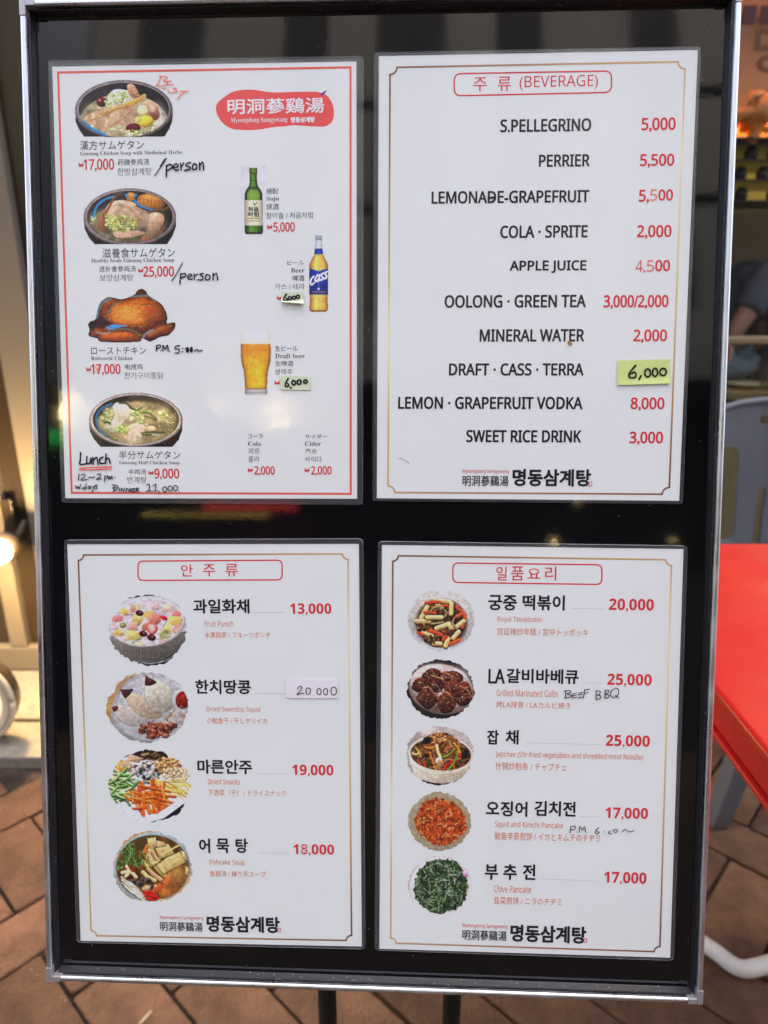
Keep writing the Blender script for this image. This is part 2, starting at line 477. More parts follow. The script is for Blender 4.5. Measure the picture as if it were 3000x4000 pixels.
for a in ((tx0 - .001, tx0 + .008, ty0, ty1), (tx1 - .008, tx1 + .001, ty0, ty1)):
    box('lip', *a, tz - .049, tz - .0425, M_red, tab, .002)
for lx in (tx1 - .06, tx0 + .06):
    for ly in (ty0 + .06, ty1 - .06):
        if lx < 0.5:
            lx2 = lx + .02
        else:
            lx2 = lx
        tube('leg', [(lx2, ly, tz - .011), (lx2, ly, .35), (lx2, ly, 0.001)], [.026, .022, .018], M_red, tab, 14)

# grey plastic chair behind the table, facing the street
ccx = 1.02
chair = thing('plastic_chair', 'grey plastic stacking chair with slotted backrest behind the red table', 'chair', (ccx, 1.45, 0))
def back_mesh():
    """backrest sheet with a hand slot, side openings and slits, as a filled outline with holes, bent and thickened"""
    outline = []
    hw = 0.225
    for t in np.linspace(0, 1, 7): outline.append((-hw + .035 * (1 - t) , 0.40 + t * 0.27))
    for t in np.linspace(math.pi, math.pi / 2, 8): outline.append((-hw + .095 + .095 * math.cos(t), 0.715 + .085 * math.sin(t)))
    outline.append((-.07, .806)); outline.append((0, .810))
    outline += [(-x_, z_) for x_, z_ in outline[-2::-1]]
    def slot(cx, cz, hx, hz, r, skew=0.0):
        o_ = []
        for sx, sz, a0 in ((1, 1, 0), (-1, 1, 90), (-1, -1, 180), (1, -1, 270)):
            for a in np.linspace(a0, a0 + 90, 5):
                zz_ = cz + sz * (hz - r) + r * math.sin(math.radians(a))
                o_.append((cx + sx * (hx - r) + r * math.cos(math.radians(a)) + skew * (zz_ - cz), zz_))
        return o_
    holes = [slot(0, .762, .062, .014, .0135)]
    for s in (-1, 1):
        holes.append(slot(s * .130, .570, .029, .125, .027, -.06 * s * -1))
        holes.append(slot(s * .032, .50, .0105, .085, .0095))
    bm = bmesh.new()
    edges = []
    for loop in [outline] + holes:
        vs = [bm.verts.new((x_, 0, z_)) for x_, z_ in loop]
        for a, b in zip(vs, vs[1:] + vs[:1]):
            edges.append(bm.edges.new((a, b)))
    res = bmesh.ops.triangle_fill(bm, edges=edges, use_beauty=True)
    for v in bm.verts:
        z_ = v.co.z
        v.co.y = 0.16 * (z_ - .42) ** 1.0 * .62 - 0.9 * (v.co.x ** 2)
    ex = bmesh.ops.extrude_face_region(bm, geom=bm.faces[:])
    for g_ in ex['geom']:
        if isinstance(g_, bmesh.types.BMVert):
            g_.co.y += 0.010
    return bm_mesh(bm, 'backrest')
me = back_mesh()
me.transform(Matrix.Translation((ccx, 1.715, 0)))
link('backrest', me, M_greyp, chair)
tube('top_rim', [(ccx + x_, 1.715 + .16 * .62 * (z_ - .42) - .9 * x_ * x_ + .004, z_) for x_, z_ in
     [(-.224, .66), (-.222, .715), (-.205, .765), (-.17, .792), (-.12, .803), (-.06, .808), (0, .811), (.06, .808), (.12, .803), (.17, .792), (.205, .765), (.222, .715), (.224, .66)]], .0095, M_greyp, chair, 10)
bm = bmesh.new()
bm_box(bm, ccx - .235, ccx + .235, 1.215, 1.70, .405, .425, .009, 3)
link('seat', bm_mesh(bm), M_greyp, chair)
foot = on_z(2795, 3222, 0.0)
for s in (-1, 1):
    xf = foot[0] if s < 0 else 2 * ccx - foot[0]
    bm = bmesh.new()
    a = Vector((ccx + s * .205, 1.245, .41)); b = Vector((xf, foot[1], 0.001))
    bm_box(bm, -.5, .5, -.5, .5, -.5, .5, 0.12, 3)
    for v in bm.verts:
        t = .5 - v.co.z
        c_ = a.lerp(b, min(max(t, 0), 1))
        wv = .030 * (1 - t) + .019 * t
        v.co = Vector((c_.x + v.co.x * 2 * wv, c_.y + v.co.y * 2 * wv, c_.z))
    link('leg', bm_mesh(bm), M_greyp, chair)
    bm = bmesh.new()
    a = Vector((ccx + s * .20, 1.68, .41)); b = Vector((ccx + s * .25, 1.76, 0.001))
    bm_box(bm, -.5, .5, -.5, .5, -.5, .5, 0.12, 3)
    for v in bm.verts:
        t = .5 - v.co.z
        c_ = a.lerp(b, min(max(t, 0), 1))
        v.co = Vector((c_.x + v.co.x * .05, c_.y + v.co.y * .05, c_.z))
    link('leg', bm_mesh(bm), M_greyp, chair)

# white bent tube on the ground by the table
q = [on_z(u_, v_, .016) for u_, v_ in ((2560, 3560), (2700, 3655), (2800, 3722), (2855, 3765), (2905, 3785), (2960, 3778), (3050, 3755), (3300, 3705))]
tubest = thing('tube_foot', 'bent white steel tube foot lying on the dark pavers', 'stand', (q[4][0], q[4][1], 0))
pts = [(p_[0], p_[1], .016) for p_ in catmull(q, 5)]
tube('floor_tube', pts, .0135, M_white, tubest, 16)
e0, e1 = pts[0], pts[-1]
tube('upright', [(e1[0], e1[1], .016), (e1[0] + .012, e1[1] - .004, .05), (e1[0] + .015, e1[1] - .005, .62)], .0135, M_white, tubest, 14)
tube('upright', [(e0[0], e0[1], .016), (e0[0] - .006, e0[1] + .008, .05), (e0[0] - .006, e0[1] + .008, .40)], .0135, M_white, tubest, 14)

# lit bulb by the door, and the oval light box that stands at the sill
bl = on_y(-6, 2155, 1.60)
lamp = thing('wall_lamp', 'bare glowing globe bulb in a dark holder beside the tan door', 'lamp', (bl[0], 1.74, bl[2]))
rB = .030
lathe('bulb', [(rB * math.sin(t), -rB * math.cos(t)) for t in np.linspace(.02, math.pi - .02, 14)], (bl[0], 1.60, bl[2]),
      mat('glowing_bulb', (0.8, 0.7, 0.5), 0.4, emit=(1.0, 0.70, 0.30), estr=22), lamp, 20)
tube('holder', [(bl[0], 1.629, bl[2] + .002), (bl[0], 1.655, bl[2] + .004)], [.036, .032], M_dark, lamp, 18)
tube('arm', catmull([(bl[0], 1.655, bl[2] + .004), (bl[0], 1.70, bl[2] + .01), (bl[0], 1.742, bl[2] + .03)]), .009, M_dark, lamp, 10)
pl = bpy.data.lights.new('bulb_light', 'POINT'); pl.energy = 3.6; pl.color = (1.0, 0.66, 0.32); pl.shadow_soft_size = .03
po = bpy.data.objects.new('bulb_light', pl); COL.objects.link(po); po.parent = lamp
po.location = (0, 1.565 - 1.74, 0)

lbx, lby, lz0 = -1.028, 1.425, 0.0225
lb = thing('light_box', 'dark round light box with thin cream rim on the stone sill', 'lamp', (lbx, lby, lz0))
def oval(hx, hz, y, n=40, p=2.6):
    return [(lbx + hx * math.copysign(abs(math.cos(a)) ** (2 / p), math.cos(a)), y, lz0 + hz + hz * math.copysign(abs(math.sin(a)) ** (2 / p), math.sin(a))) for a in np.linspace(0, 2 * math.pi, n, endpoint=False)]
M_cream = mat('cream_enamel', (0.62, 0.53, 0.36), 0.35)
def ring_loft(name, loops, m, parent, capends=(True, True)):
    bm = bmesh.new()
    R_ = [[bm.verts.new(p_) for p_ in l_] for l_ in loops]
    n_ = len(R_[0])
    for a, b in zip(R_, R_[1:]):
        for k in range(n_): bm.faces.new((a[k], a[(k + 1) % n_], b[(k + 1) % n_], b[k]))
    if capends[0]: bm.faces.new(R_[0])
    if capends[1]: bm.faces.new(R_[-1])
    return link(name, bm_mesh(bm), m, parent, False)
def sc_(l_, s_, y):
    c_ = np.mean(np.array(l_), axis=0)
    return [(c_[0] + (p_[0] - c_[0]) * s_, y, c_[2] + (p_[2] - c_[2]) * s_) for p_ in l_]
O0 = oval(.146, .124, 0, 56, 2.1)
ring_loft('housing', [sc_(O0, .80, lby + .05), sc_(O0, .94, lby + .04), sc_(O0, .985, lby + .012), sc_(O0, .985, lby - .006)], M_dark, lb, (True, True))
rim = sc_(O0, .975, lby - .008); rim.append(rim[0])
tube('rim', rim, .0065, M_cream, lb, 10)
ring_loft('reflector', [sc_(O0, .935, lby - .0065), sc_(O0, .91, lby - .014), sc_(O0, .86, lby - .012), sc_(O0, .80, lby - .0075)], M_cream, lb, (False, False))
ring_loft('lit_panel', [sc_(O0, .795, lby - .0075), sc_(O0, .76, lby - .012), sc_(O0, .4, lby - .016)], mat('lit_acrylic', (0.7, 0.62, 0.45), 0.4, emit=(1.0, 0.82, 0.5), estr=0.10), lb, (True, True))

# a splinter of wood on the pavers
s0 = on_z(592, 3950, 0.003); s1 = on_z(545, 4000, 0.003)
tag(tube('wood_splinter', [tuple(s0), tuple(s0 * .5 + s1 * .5 + np.array([.001, 0, .0006])), tuple(s1)], [.0022, .0028, .0018], mat('pale_wood', (0.55, 0.42, 0.24), 0.7), None, 6),
    'small pale wood splinter lying on the pavers below the board', 'splinter')

# ---------------------------------------------------------------- inside the shop
# rotisserie oven with orange heat and roasting chickens
M_roast = mat('roast_skin', (0.62, 0.24, 0.05), 0.35, var=0.4, scale=25, bump=0.2, bscale=80)
c0 = on_y(2930, 430, 2.95)
rx0, rx1, rz = c0[0] - .55, c0[0] + .75, c0[2]
oven = thing('rotisserie_oven', 'rotisserie oven glowing orange behind the shop glass', 'oven', (c0[0], 3.1, rz - .2))
M_oven = mat('oven_steel', (0.20, 0.16, 0.14), 0.4, metal=0.7)
ozb = on_y(2930, 540, 2.98)[2]
box('oven_base', rx0, rx1, 2.98, 3.4, ozb, rz - .085, M_oven, oven, .005)
box('back_plate', rx0, rx1, 3.36, 3.40, rz - .08, rz + .42, mat('oven_back', (0.10, 0.095, 0.105), 0.6), oven, .003)
box('hood', rx0, rx1, 2.9, 3.4, rz + .425, rz + .60, M_oven, oven, .005)
for zz in (rz - .055,):
    tube('heater_rod', [(rx0 + .02, 3.30, zz), (rx1 - .02, 3.30, zz)], .014, glow('orange_heat', (1.0, 0.27, 0.03), 9), oven, 8)
tube('spit', [(rx0, 3.05, rz + .0), (rx1, 3.05, rz + .0)], .006, M_oven, oven, 8)
def chicken_mesh():
    bm = bmesh.new()
    bmesh.ops.create_icosphere(bm, subdivisions=3, radius=1)
    for v in bm.verts:
        v.co = Vector((v.co.x * .055 * (1 + .25 * v.co.z), v.co.y * .06, v.co.z * .085))
    for s in (-1, 1):
        tube_bm(bm, [(s * .03, -.03, -.03), (s * .055, -.05, -.075), (s * .03, -.055, -.115)], [.03, .024, .012], 10)
        tube_bm(bm, [(s * .05, -.01, .04), (s * .075, -.03, .01), (s * .06, -.05, -.02)], [.018, .015, .009], 8)
    return bm_mesh(bm, 'roast_chicken')
CH = chicken_mesh(); CH.materials.append(M_roast)
CH.polygons.foreach_set('use_smooth', [True] * len(CH.polygons))
for i in range(7):
    o = bpy.data.objects.new('roast_chicken', CH); COL.objects.link(o)
    o.location = (rx0 + .12 + i * .17, 3.05, rz + .005); o.rotation_euler = (0.2, .75 + .1 * (i % 2), .3 * (i % 3))
    tag(o, 'whole chicken roasting on the spit of the glowing oven', 'chicken', 'chickens on the spit')
hl = bpy.data.lights.new('heat_light', 'AREA'); hl.energy = 0.42; hl.color = (1.0, 0.35, 0.08); hl.shape = 'RECTANGLE'; hl.size = 1.1; hl.size_y = .05
ho = bpy.data.objects.new('heat_light', hl); COL.objects.link(ho); ho.parent = oven
ho.location = (0, 3.02 - 3.1, .60); ho.rotation_euler = (math.radians(10), 0, 0)

# lettering on the glass: the first syllable of the shop's name shows beside the board
TMP = bpy.data.scenes.new('lettering_tmp')
def text_mesh(body, offset=0.0, res=3):
    c = bpy.data.curves.new('t', 'FONT'); c.body = body; c.size = 1; c.offset = offset; c.resolution_u = res
    o = bpy.data.objects.new('t', c); TMP.collection.objects.link(o)
    TMP.view_layers[0].update()
    me = bpy.data.meshes.new_from_object(o.evaluated_get(TMP.view_layers[0].depsgraph))
    bpy.data.objects.remove(o); bpy.data.curves.remove(c)
    return me
KEEP = bpy.data.curves.new('keep', 'FONT')        # keeps the built-in typeface in memory between texts
me = text_mesh('명', .012, 4)
a = on_y(2930, 285, WY - .006); b = on_y(3105, 95, WY - .006)
vs = np.array([v.co[:] for v in me.vertices]); mn, mx_ = vs.min(0), vs.max(0)
for v in me.vertices:
    fx = (v.co.x - mn[0]) / (mx_[0] - mn[0]); fz = (v.co.y - mn[1]) / (mx_[1] - mn[1])
    v.co = Vector((a[0] + fx * (b[0] - a[0]), WY - .0065, a[2] + fz * (b[2] - a[2])))
link('glass_lettering', me, mat('orange_vinyl', (0.13, 0.045, 0.010), 0.5), win)
a = on_y(2895, 95, WY - .006); b = on_y(3100, 22, WY - .006)
for k in range(3):
    x0_ = a[0] + k * .055
    box('red_glass_mark', x0_, x0_ + .042, WY - .0075, WY - .0045, a[2], b[2], mat('dull_red_vinyl', (0.07, 0.012, 0.008), 0.5), win)

# lit shelf with rows of dark jars
sx0, sx1 = rx0, rx1
shelf = thing('lit_shelf', 'shelf unit with a dim yellow lit back under the rotisserie oven', 'shelf', ((sx0 + sx1) / 2, 3.2, 0.03))
zs = [on_y(2940, v_, 3.06)[2] for v_ in (785, 705, 628, 562)]
box('lit_back', sx0, sx1, 3.34, 3.36, zs[0] - .009, ozb - .021, mat('lit_yellow_back', (0.3, 0.22, 0.06), 0.5, emit=(0.62, 0.40, 0.07), estr=0.05, var=0.3, scale=9), shelf)
for z_ in zs[:3]:
    box('board', sx0, sx1, 3.0, 3.338, z_ - .010, z_ - .002, M_dark, shelf, .002)
box('board', sx0, sx1, 3.0, 3.338, ozb - .020, ozb - .002, M_dark, shelf, .002)
box('side', sx0 - .022, sx0 - .002, 3.0, 3.36, 0.03, ozb - .002, M_dark, shelf, .002)
box('side', sx1 + .002, sx1 + .022, 3.0, 3.36, 0.03, ozb - .002, M_dark, shelf, .002)
bm = bmesh.new(); lathe_bm(bm, [(.001, 0), (.022, .002), (.026, .02), (.024, .038), (.016, .046), (.017, .052), (.001, .053)], (0, 0, 0), 16)
JAR = bm_mesh(bm, 'jar'); JAR.materials.append(mat('dark_glaze', (0.018, 0.013, 0.010), 0.3)); JAR.polygons.foreach_set('use_smooth', [True] * len(JAR.polygons))
for r_, z_ in enumerate(zs[:3]):
    xx = sx0 + .06 + .02 * r_
    while xx < sx1 - .05:
        o = bpy.data.objects.new('jar', JAR); COL.objects.link(o); o.location = (xx, 3.06, z_ - .0018)
        tag(o, 'small dark glazed jar on the ' + ('bottom', 'middle', 'top')[r_] + ' board of the yellow lit shelf', 'jar', 'jars on the ' + ('bottom', 'middle', 'top')[r_] + ' board')
        xx += random.choice((.075, .09, .13))

# table inside with a plate, a bag and a seated person
it = on_y(2930, 1500, 2.95)
itz = it[2]
itab = thing('dining_table', 'dining table inside the shop behind the glass', 'table', (it[0] - .1, 2.95, 0.03))
M_wood = mat('warm_wood', (0.26, 0.19, 0.08), 0.4, var=0.25, scale=6)
box('table_top', it[0] - .75, it[0] + .30, 2.72, 3.3, itz - .03, itz, M_wood, itab, .005)
for lx in (it[0] - .7, it[0] + .25):
    for ly in (2.76, 3.26):
        box('leg', lx - .02, lx + .02, ly - .02, ly + .02, .03, itz - .031, M_wood, itab, .003)
pq = on_y(2912, 1468, 2.86)
tag(lathe('plate', [(.001, 0), (.03, .001), (.055, .008), (.075, .016), (.077, .018), (.055, .011), (.001, .006)], (pq[0], 2.86, itz + .0005), mat('cream_china', (0.62, 0.50, 0.27), 0.3), None, 28),
    'cream plate on the dining table inside the shop', 'plate')
tag(lathe('bowl', [(.001, 0), (.03, .001), (.034, .006), (.055, .035), (.062, .05), (.058, .05), (.048, .03), (.001, .012)], (pq[0] + .12, 2.80, itz + .0005), mat('blue_china', (0.10, 0.15, 0.19), 0.25), None, 28),
    'blue grey bowl on the dining table inside the shop', 'bowl')
bq = on_y(2880, 1415, 3.05)
bm = bmesh.new(); bmesh.ops.create_icosphere(bm, subdivisions=4, radius=1)
for v in bm.verts:
    n_ = math.sin(9 * v.co.x + 3 * v.co.z) * .05 + math.sin(13 * v.co.z + 5 * v.co.y) * .05
    v.co = Vector((bq[0] - .05 + v.co.x * (.16 + n_ * .3), 3.1 + v.co.y * .08, itz + .002 + (max(v.co.z, -.75) + .75) * (.075 + n_ * .3)))
tag(link('cloth_bag', bm_mesh(bm), mat('blue_grey_cloth', (0.10, 0.15, 0.17), 0.9, var=0.3, scale=18), None, True), 'soft blue grey cloth bag on the dining table inside the shop', 'bag')

def skin_body(name, pts, edges, rad, m, parent, root=0, sub=2):
    me = bpy.data.meshes.new(name)
    me.from_pydata([tuple(p_) for p_ in pts], edges, [])
    o = bpy.data.objects.new(name, me); COL.objects.link(o)
    o.modifiers.new('Skin', 'SKIN'); s_ = o.modifiers.new('Sub', 'SUBSURF'); s_.levels = sub; s_.render_levels = sub
    if not me.skin_vertices: me.skin_vertices.new()
    for i, r_ in enumerate(rad):
        d_ = me.skin_vertices[0].data[i]
        d_.radius = r_ if isinstance(r_, tuple) else (r_, r_)
        d_.use_root = (i == root)
    dg = bpy.context.evaluated_depsgraph_get()
    m2 = bpy.data.meshes.new_from_object(o.evaluated_get(dg))
    bpy.data.objects.remove(o)
    m2.materials.clear()
    return link(name, m2, m, parent, True)
sh_ = on_y(3015, 1035, 3.0); el = on_y(2930, 1205, 2.93); ha = on_y(2848, 1325, 2.90)
px_ = sh_[0] + .05
person = thing('person', 'seated person in a dark blue jacket leaning on a table inside the shop', 'person', (px_ + .1, 3.1, 0.03))
M_skin = mat('skin', (0.30, 0.15, 0.09), 0.5)
M_jack = mat('navy_jacket', (0.05, 0.064, 0.09), 0.75, var=0.25, scale=14, bump=0.3, bscale=30)
hip = Vector((px_ + .16, 3.15, .50)); chest = Vector((px_ + .13, 3.12, .93)); neck = Vector((px_ + .12, 3.10, 1.19)); head = Vector((px_ + .14, 3.08, 1.30))
sN = Vector((sh_[0], 2.98, sh_[2] - .01)); sF = Vector((sh_[0] + .02, 3.27, sh_[2] - .01))
eN = Vector(el); hN = Vector(ha); eF = Vector((px_ - .08, 3.32, .82)); hF = Vector((px_ - .26, 3.12, itz + .03))
kN = Vector((px_ - .34, 3.02, .52)); kF = Vector((px_ - .34, 3.28, .52)); fN = Vector((px_ - .32, 3.02, .07)); fF = Vector((px_ - .32, 3.28, .07))
P_ = [hip, hip.lerp(chest, .5), chest, neck, head, sN, sN.lerp(eN, .5), eN, eN.lerp(hN, .55), hN, sF, sF.lerp(eF, .5), eF, eF.lerp(hF, .55), hF,
      hip + Vector((-.03, -.09, 0)), kN, kN.lerp(fN, .45), fN, fN + Vector((-.15, 0, -.01)), hip + Vector((-.03, .09, 0)), kF, kF.lerp(fF, .45), fF, fF + Vector((-.15, 0, -.01))]
E_ = [(0, 1), (1, 2), (2, 3), (3, 4), (2, 5), (5, 6), (6, 7), (7, 8), (8, 9), (2, 10), (10, 11), (11, 12), (12, 13), (13, 14), (0, 15), (15, 16), (16, 17), (17, 18), (18, 19), (0, 20), (20, 21), (21, 22), (22, 23), (23, 24)]
R_ = [.12, .115, .13, .05, .055, .062, .05, .043, .038, .026, .062, .05, .043, .038, .026, .085, .06, .052, .04, .03, .085, .06, .052, .04, .03]
skin_body('body', P_, E_, R_, M_skin, person)
skin_body('jacket', [hip + Vector((0, 0, .02)), hip.lerp(chest, .5), chest, neck - Vector((0, 0, .05)), sN, sN.lerp(eN, .5), eN, eN.lerp(hN, .14), sF, sF.lerp(eF, .5), eF, eF.lerp(hF, .35)],
          [(0, 1), (1, 2), (2, 3), (2, 4), (4, 5), (5, 6), (6, 7), (2, 8), (8, 9), (9, 10), (10, 11)], [.15, .145, .155, .075, .085, .07, .062, .056, .085, .07, .062, .056], M_jack, person)
skin_body('trousers', [hip, hip + Vector((-.03, -.09, 0)), kN, kN.lerp(fN, .9), hip + Vector((-.03, .09, 0)), kF, kF.lerp(fF, .9)], [(0, 1), (1, 2), (2, 3), (0, 4), (4, 5), (5, 6)], [.14, .1, .075, .06, .1, .075, .06],
          mat('grey_trousers', (0.05, 0.05, 0.055), 0.8), person)
bm = bmesh.new(); bmesh.ops.create_uvsphere(bm, u_segments=24, v_segments=16, radius=1)
for v in bm.verts:
    fx = -v.co.x
    nose = .02 * math.exp(-((v.co.y) ** 2) / .012 - ((v.co.z + .08) ** 2) / .03) if fx > 0 else 0
    v.co = Vector((head.x - .02 + v.co.x * .092 - nose, head.y + v.co.y * .072, head.z + .045 + v.co.z * .115 * (1 if v.co.z > 0 else 1.05)))
hd = link('head', bm_mesh(bm), M_skin, person, True)
for s in (-1, 1):
    e_ = lathe('eye', [(.0002, -.008), (.006, -.005), (.008, 0), (.006, .005), (.0002, .008)], (head.x - .105, head.y + s * .028, head.z + .05), M_dark, person, 10)
    tube('ear', [(head.x - .015, head.y + s * .072, head.z + .06), (head.x - .012, head.y + s * .08, head.z + .04), (head.x - .018, head.y + s * .072, head.z + .02)], [.008, .012, .007], M_skin, person, 8)
bm = bmesh.new(); bmesh.ops.create_uvsphere(bm, u_segments=24, v_segments=16, radius=1)
bmesh.ops.delete(bm, geom=[v for v in bm.verts if v.co.z < .05 - .55 * max(0, v.co.x) + .35 * max(0, -v.co.x)], context='VERTS')
for v in bm.verts: v.co = Vector((head.x - .012 + v.co.x * .101, head.y + v.co.y * .080, head.z + .052 + v.co.z * .120))
link('hair', bm_mesh(bm), mat('black_hair', (0.008, 0.007, 0.006), 0.5), person, True)
def hand(base, dirv, side, name='hand'):
    D = (dirv).normalized(); S = D.cross(Vector((0, 0, 1))).normalized() * side; U = S.cross(D).normalized()
    pts = [base, base + D * .05, base + D * .085]; ed = [(0, 1), (1, 2)]; rd = [(.022, .017), (.034, .014), (.034, .012)]
    for k, (o_, l_) in enumerate(((-.030, .068), (-.010, .078), (.011, .074), (.030, .056))):
        b0 = len(pts)
        pts += [base + D * .09 + S * o_, base + D * (.09 + l_ * .5) + S * o_ * 1.1 - Vector((0, 0, .006)), base + D * (.09 + l_) + S * o_ * 1.1 - Vector((0, 0, .018))]
        ed += [(2, b0), (b0, b0 + 1), (b0 + 1, b0 + 2)]; rd += [(.0095, .0095), (.0085, .0085), (.007, .007)]
    b0 = len(pts)
    pts += [base + D * .035 - S * .038, base + D * .07 - S * .058 - Vector((0, 0, .006)), base + D * .095 - S * .062 - Vector((0, 0, .012))]
    ed += [(1, b0), (b0, b0 + 1), (b0 + 1, b0 + 2)]; rd += [(.012, .012), (.0105, .0105), (.008, .008)]
    skin_body(name, pts, ed, rd, M_skin, person)
hand(hN, (hN - eN), 1)
hand(hF, Vector(((hF - eF).x, (hF - eF).y, 0)), -1)
st = thing('stool', 'dark round stool under the seated person in the shop', 'stool', (hip.x, hip.y, .03))
lathe('seat', [(.001, .33), (.16, .33), (.17, .345), (.165, .36), (.001, .365)], (hip.x, hip.y, .03), M_dark, st, 28)
for k in range(4):
    a_ = math.pi / 4 + k * math.pi / 2
    tube('leg', [(hip.x + .11 * math.cos(a_), hip.y + .11 * math.sin(a_), .36), (hip.x + .16 * math.cos(a_), hip.y + .16 * math.sin(a_), .031)], .012, M_dark, st, 8)
# unseen ceiling lamp added to brighten the dining room
cl = thing('added_ceiling_lamp', 'added round warm ceiling lamp, out of view, brightening the shop interior', 'lamp', (2.6, 3.6, 2.49))
lathe('shade', [(.16, -.06), (.15, -.01), (.10, 0.005), (.001, .006)], (2.6, 3.6, 2.49), mat('lamp_shade', (0.6, 0.55, 0.45), 0.5, emit=(1, .75, .45), estr=3.0), cl, 24)
pl2 = bpy.data.lights.new('added_fill_light', 'POINT'); pl2.energy = 5.0; pl2.color = (1.0, 0.78, 0.5); pl2.shadow_soft_size = .12
po2 = bpy.data.objects.new('added_fill_light', pl2); COL.objects.link(po2); po2.parent = cl; po2.location = (0, 0, -.15)

# ================================================================== THE MENU BOARD
FZ = 0.009                                   # the frame stands this far in front of the panel
co = [bp(u_, v_, FZ) for u_, v_ in ((69, -10), (2903, -50), (2744, 3921), (187, 3836))]
fx0 = (co[0][0] + co[3][0]) / 2; fx1 = (co[1][0] + co[2][0]) / 2
fy1 = (co[0][1] + co[1][1]) / 2; fy0 = (co[2][1] + co[3][1]) / 2
board = thing('menu_board', 'black glossy menu board in an aluminium frame on two black poles', 'menu board', mtx=BM)
me = mk('panel', [(fx0 + .003, fy0 + .003, 0), (fx1 - .003, fy0 + .003, 0), (fx1 - .003, fy1 - .003, 0), (fx0 + .003, fy1 - .003, 0),
                  (fx0 + .003, fy0 + .003, -.012), (fx1 - .003, fy0 + .003, -.012), (fx1 - .003, fy1 - .003, -.012), (fx0 + .003, fy1 - .003, -.012)],
        [(0, 1, 2, 3), (7, 6, 5, 4), (0, 4, 5, 1), (1, 5, 6, 2), (2, 6, 7, 3), (3, 7, 4, 0)])
link('panel', me, M_black, board)
PROF = [(0, -.014), (0, FZ - .0012), (.0004, FZ - .0003), (.0012, FZ), (.0026, FZ), (.0033, FZ - .0004), (.0037, FZ - .0012), (.0037, FZ - .0032), (.0028, FZ - .0036), (.0028, -.014)]
def rail(name, a, b, inward, m, prof, parent):
    """profile swept straight from a to b (board coordinates); n runs inward"""
    bm = bmesh.new()
    R2 = []
    for p_ in (a, b):
        R2.append([bm.verts.new((p_[0] + inward[0] * n_, p_[1] + inward[1] * n_, z_)) for n_, z_ in prof])
    k_ = len(prof)
    for i in range(k_):
        bm.faces.new((R2[0][i], R2[0][(i + 1) % k_], R2[1][(i + 1) % k_], R2[1][i]))
    bm.faces.new(R2[0][::-1]); bm.faces.new(R2[1])
    return link(name, bm_mesh(bm), m, parent)
CL = .0105
rail('frame_rail', (fx0, fy0 + CL), (fx0, fy1 - CL), (1, 0), M_alu, PROF, board)
rail('frame_rail', (fx1, fy0 + CL), (fx1, fy1 - CL), (-1, 0), M_alu, PROF, board)
rail('frame_rail', (fx0 + CL, fy0), (fx1 - CL, fy0), (0, 1), M_alu, PROF, board)
rail('frame_rail', (fx0 + CL, fy1), (fx1 - CL, fy1), (0, -1), M_alu, PROF, board)
for cx, cy, sx, sy in ((fx0, fy0, 1, 1), (fx1, fy0, -1, 1), (fx1, fy1, -1, -1), (fx0, fy1, 1, -1)):
    bm = bmesh.new()
    g = .00025
    a0, a1 = sorted((cx - sx * .0003, cx + sx * .0039)); b0, b1 = sorted((cy - sy * .0003, cy + sy * (CL - g)))
    bm_box(bm, a0, a1, b0, b1, -.0142, FZ + .0002, .0005, 2)
    a0, a1 = sorted((cx + sx * .0040, cx + sx * (CL - g))); b0, b1 = sorted((cy - sy * .0003, cy + sy * .0039))
    bm_box(bm, a0, a1, b0, b1, -.0142, FZ + .0002, .0005, 2)
    link('frame_corner', bm_mesh(bm), M_cap, board)
gi = .0038
gp = [(gi, .0002), (gi, FZ - .0040), (gi + .0008, FZ - .0044), (gi + .0024, .0002)]
rail('gasket', (fx0, fy0 + .004), (fx0, fy1 - .004), (1, 0), M_gasket, gp, board)
rail('gasket', (fx1, fy0 + .004), (fx1, fy1 - .004), (-1, 0), M_gasket, gp, board)
rail('gasket', (fx0 + .0064, fy0), (fx1 - .0064, fy0), (0, 1), M_gasket, gp, board)
rail('gasket', (fx0 + .0064, fy1), (fx1 - .0064, fy1), (0, -1), M_gasket, gp, board)
# poles and base: the poles stand plumb behind the board
BMI = BM.inverted()
def w2b(p_): return tuple(BMI @ Vector(p_))
YP = 0.455
pb = []
for u_ in (1279, 1764):
    p_ = on_y(u_, 3935, YP)
    pb.append(p_)
    tube('pole', [w2b((p_[0], YP, .012)), w2b((p_[0], YP, .4)), w2b((p_[0], YP, .80))], .0084, M_pole, board, 20)
    bm = bmesh.new(); bm_box(bm, -.011, .011, -.012, .012, -.04, .04, .002)
    me = bm_mesh(bm); me.transform(BMI @ Matrix.Translation((p_[0], YP + .004, .76)))
    link('pole_clamp', me, M_pole, board)
xm = (pb[0][0] + pb[1][0]) / 2
bm = bmesh.new(); bm_box(bm, xm - .2, xm + .2, YP - .14, YP + .14, 0.001, .0115, .003)
me = bm_mesh(bm); me.transform(BMI); link('base_plate', me, M_pole, board)

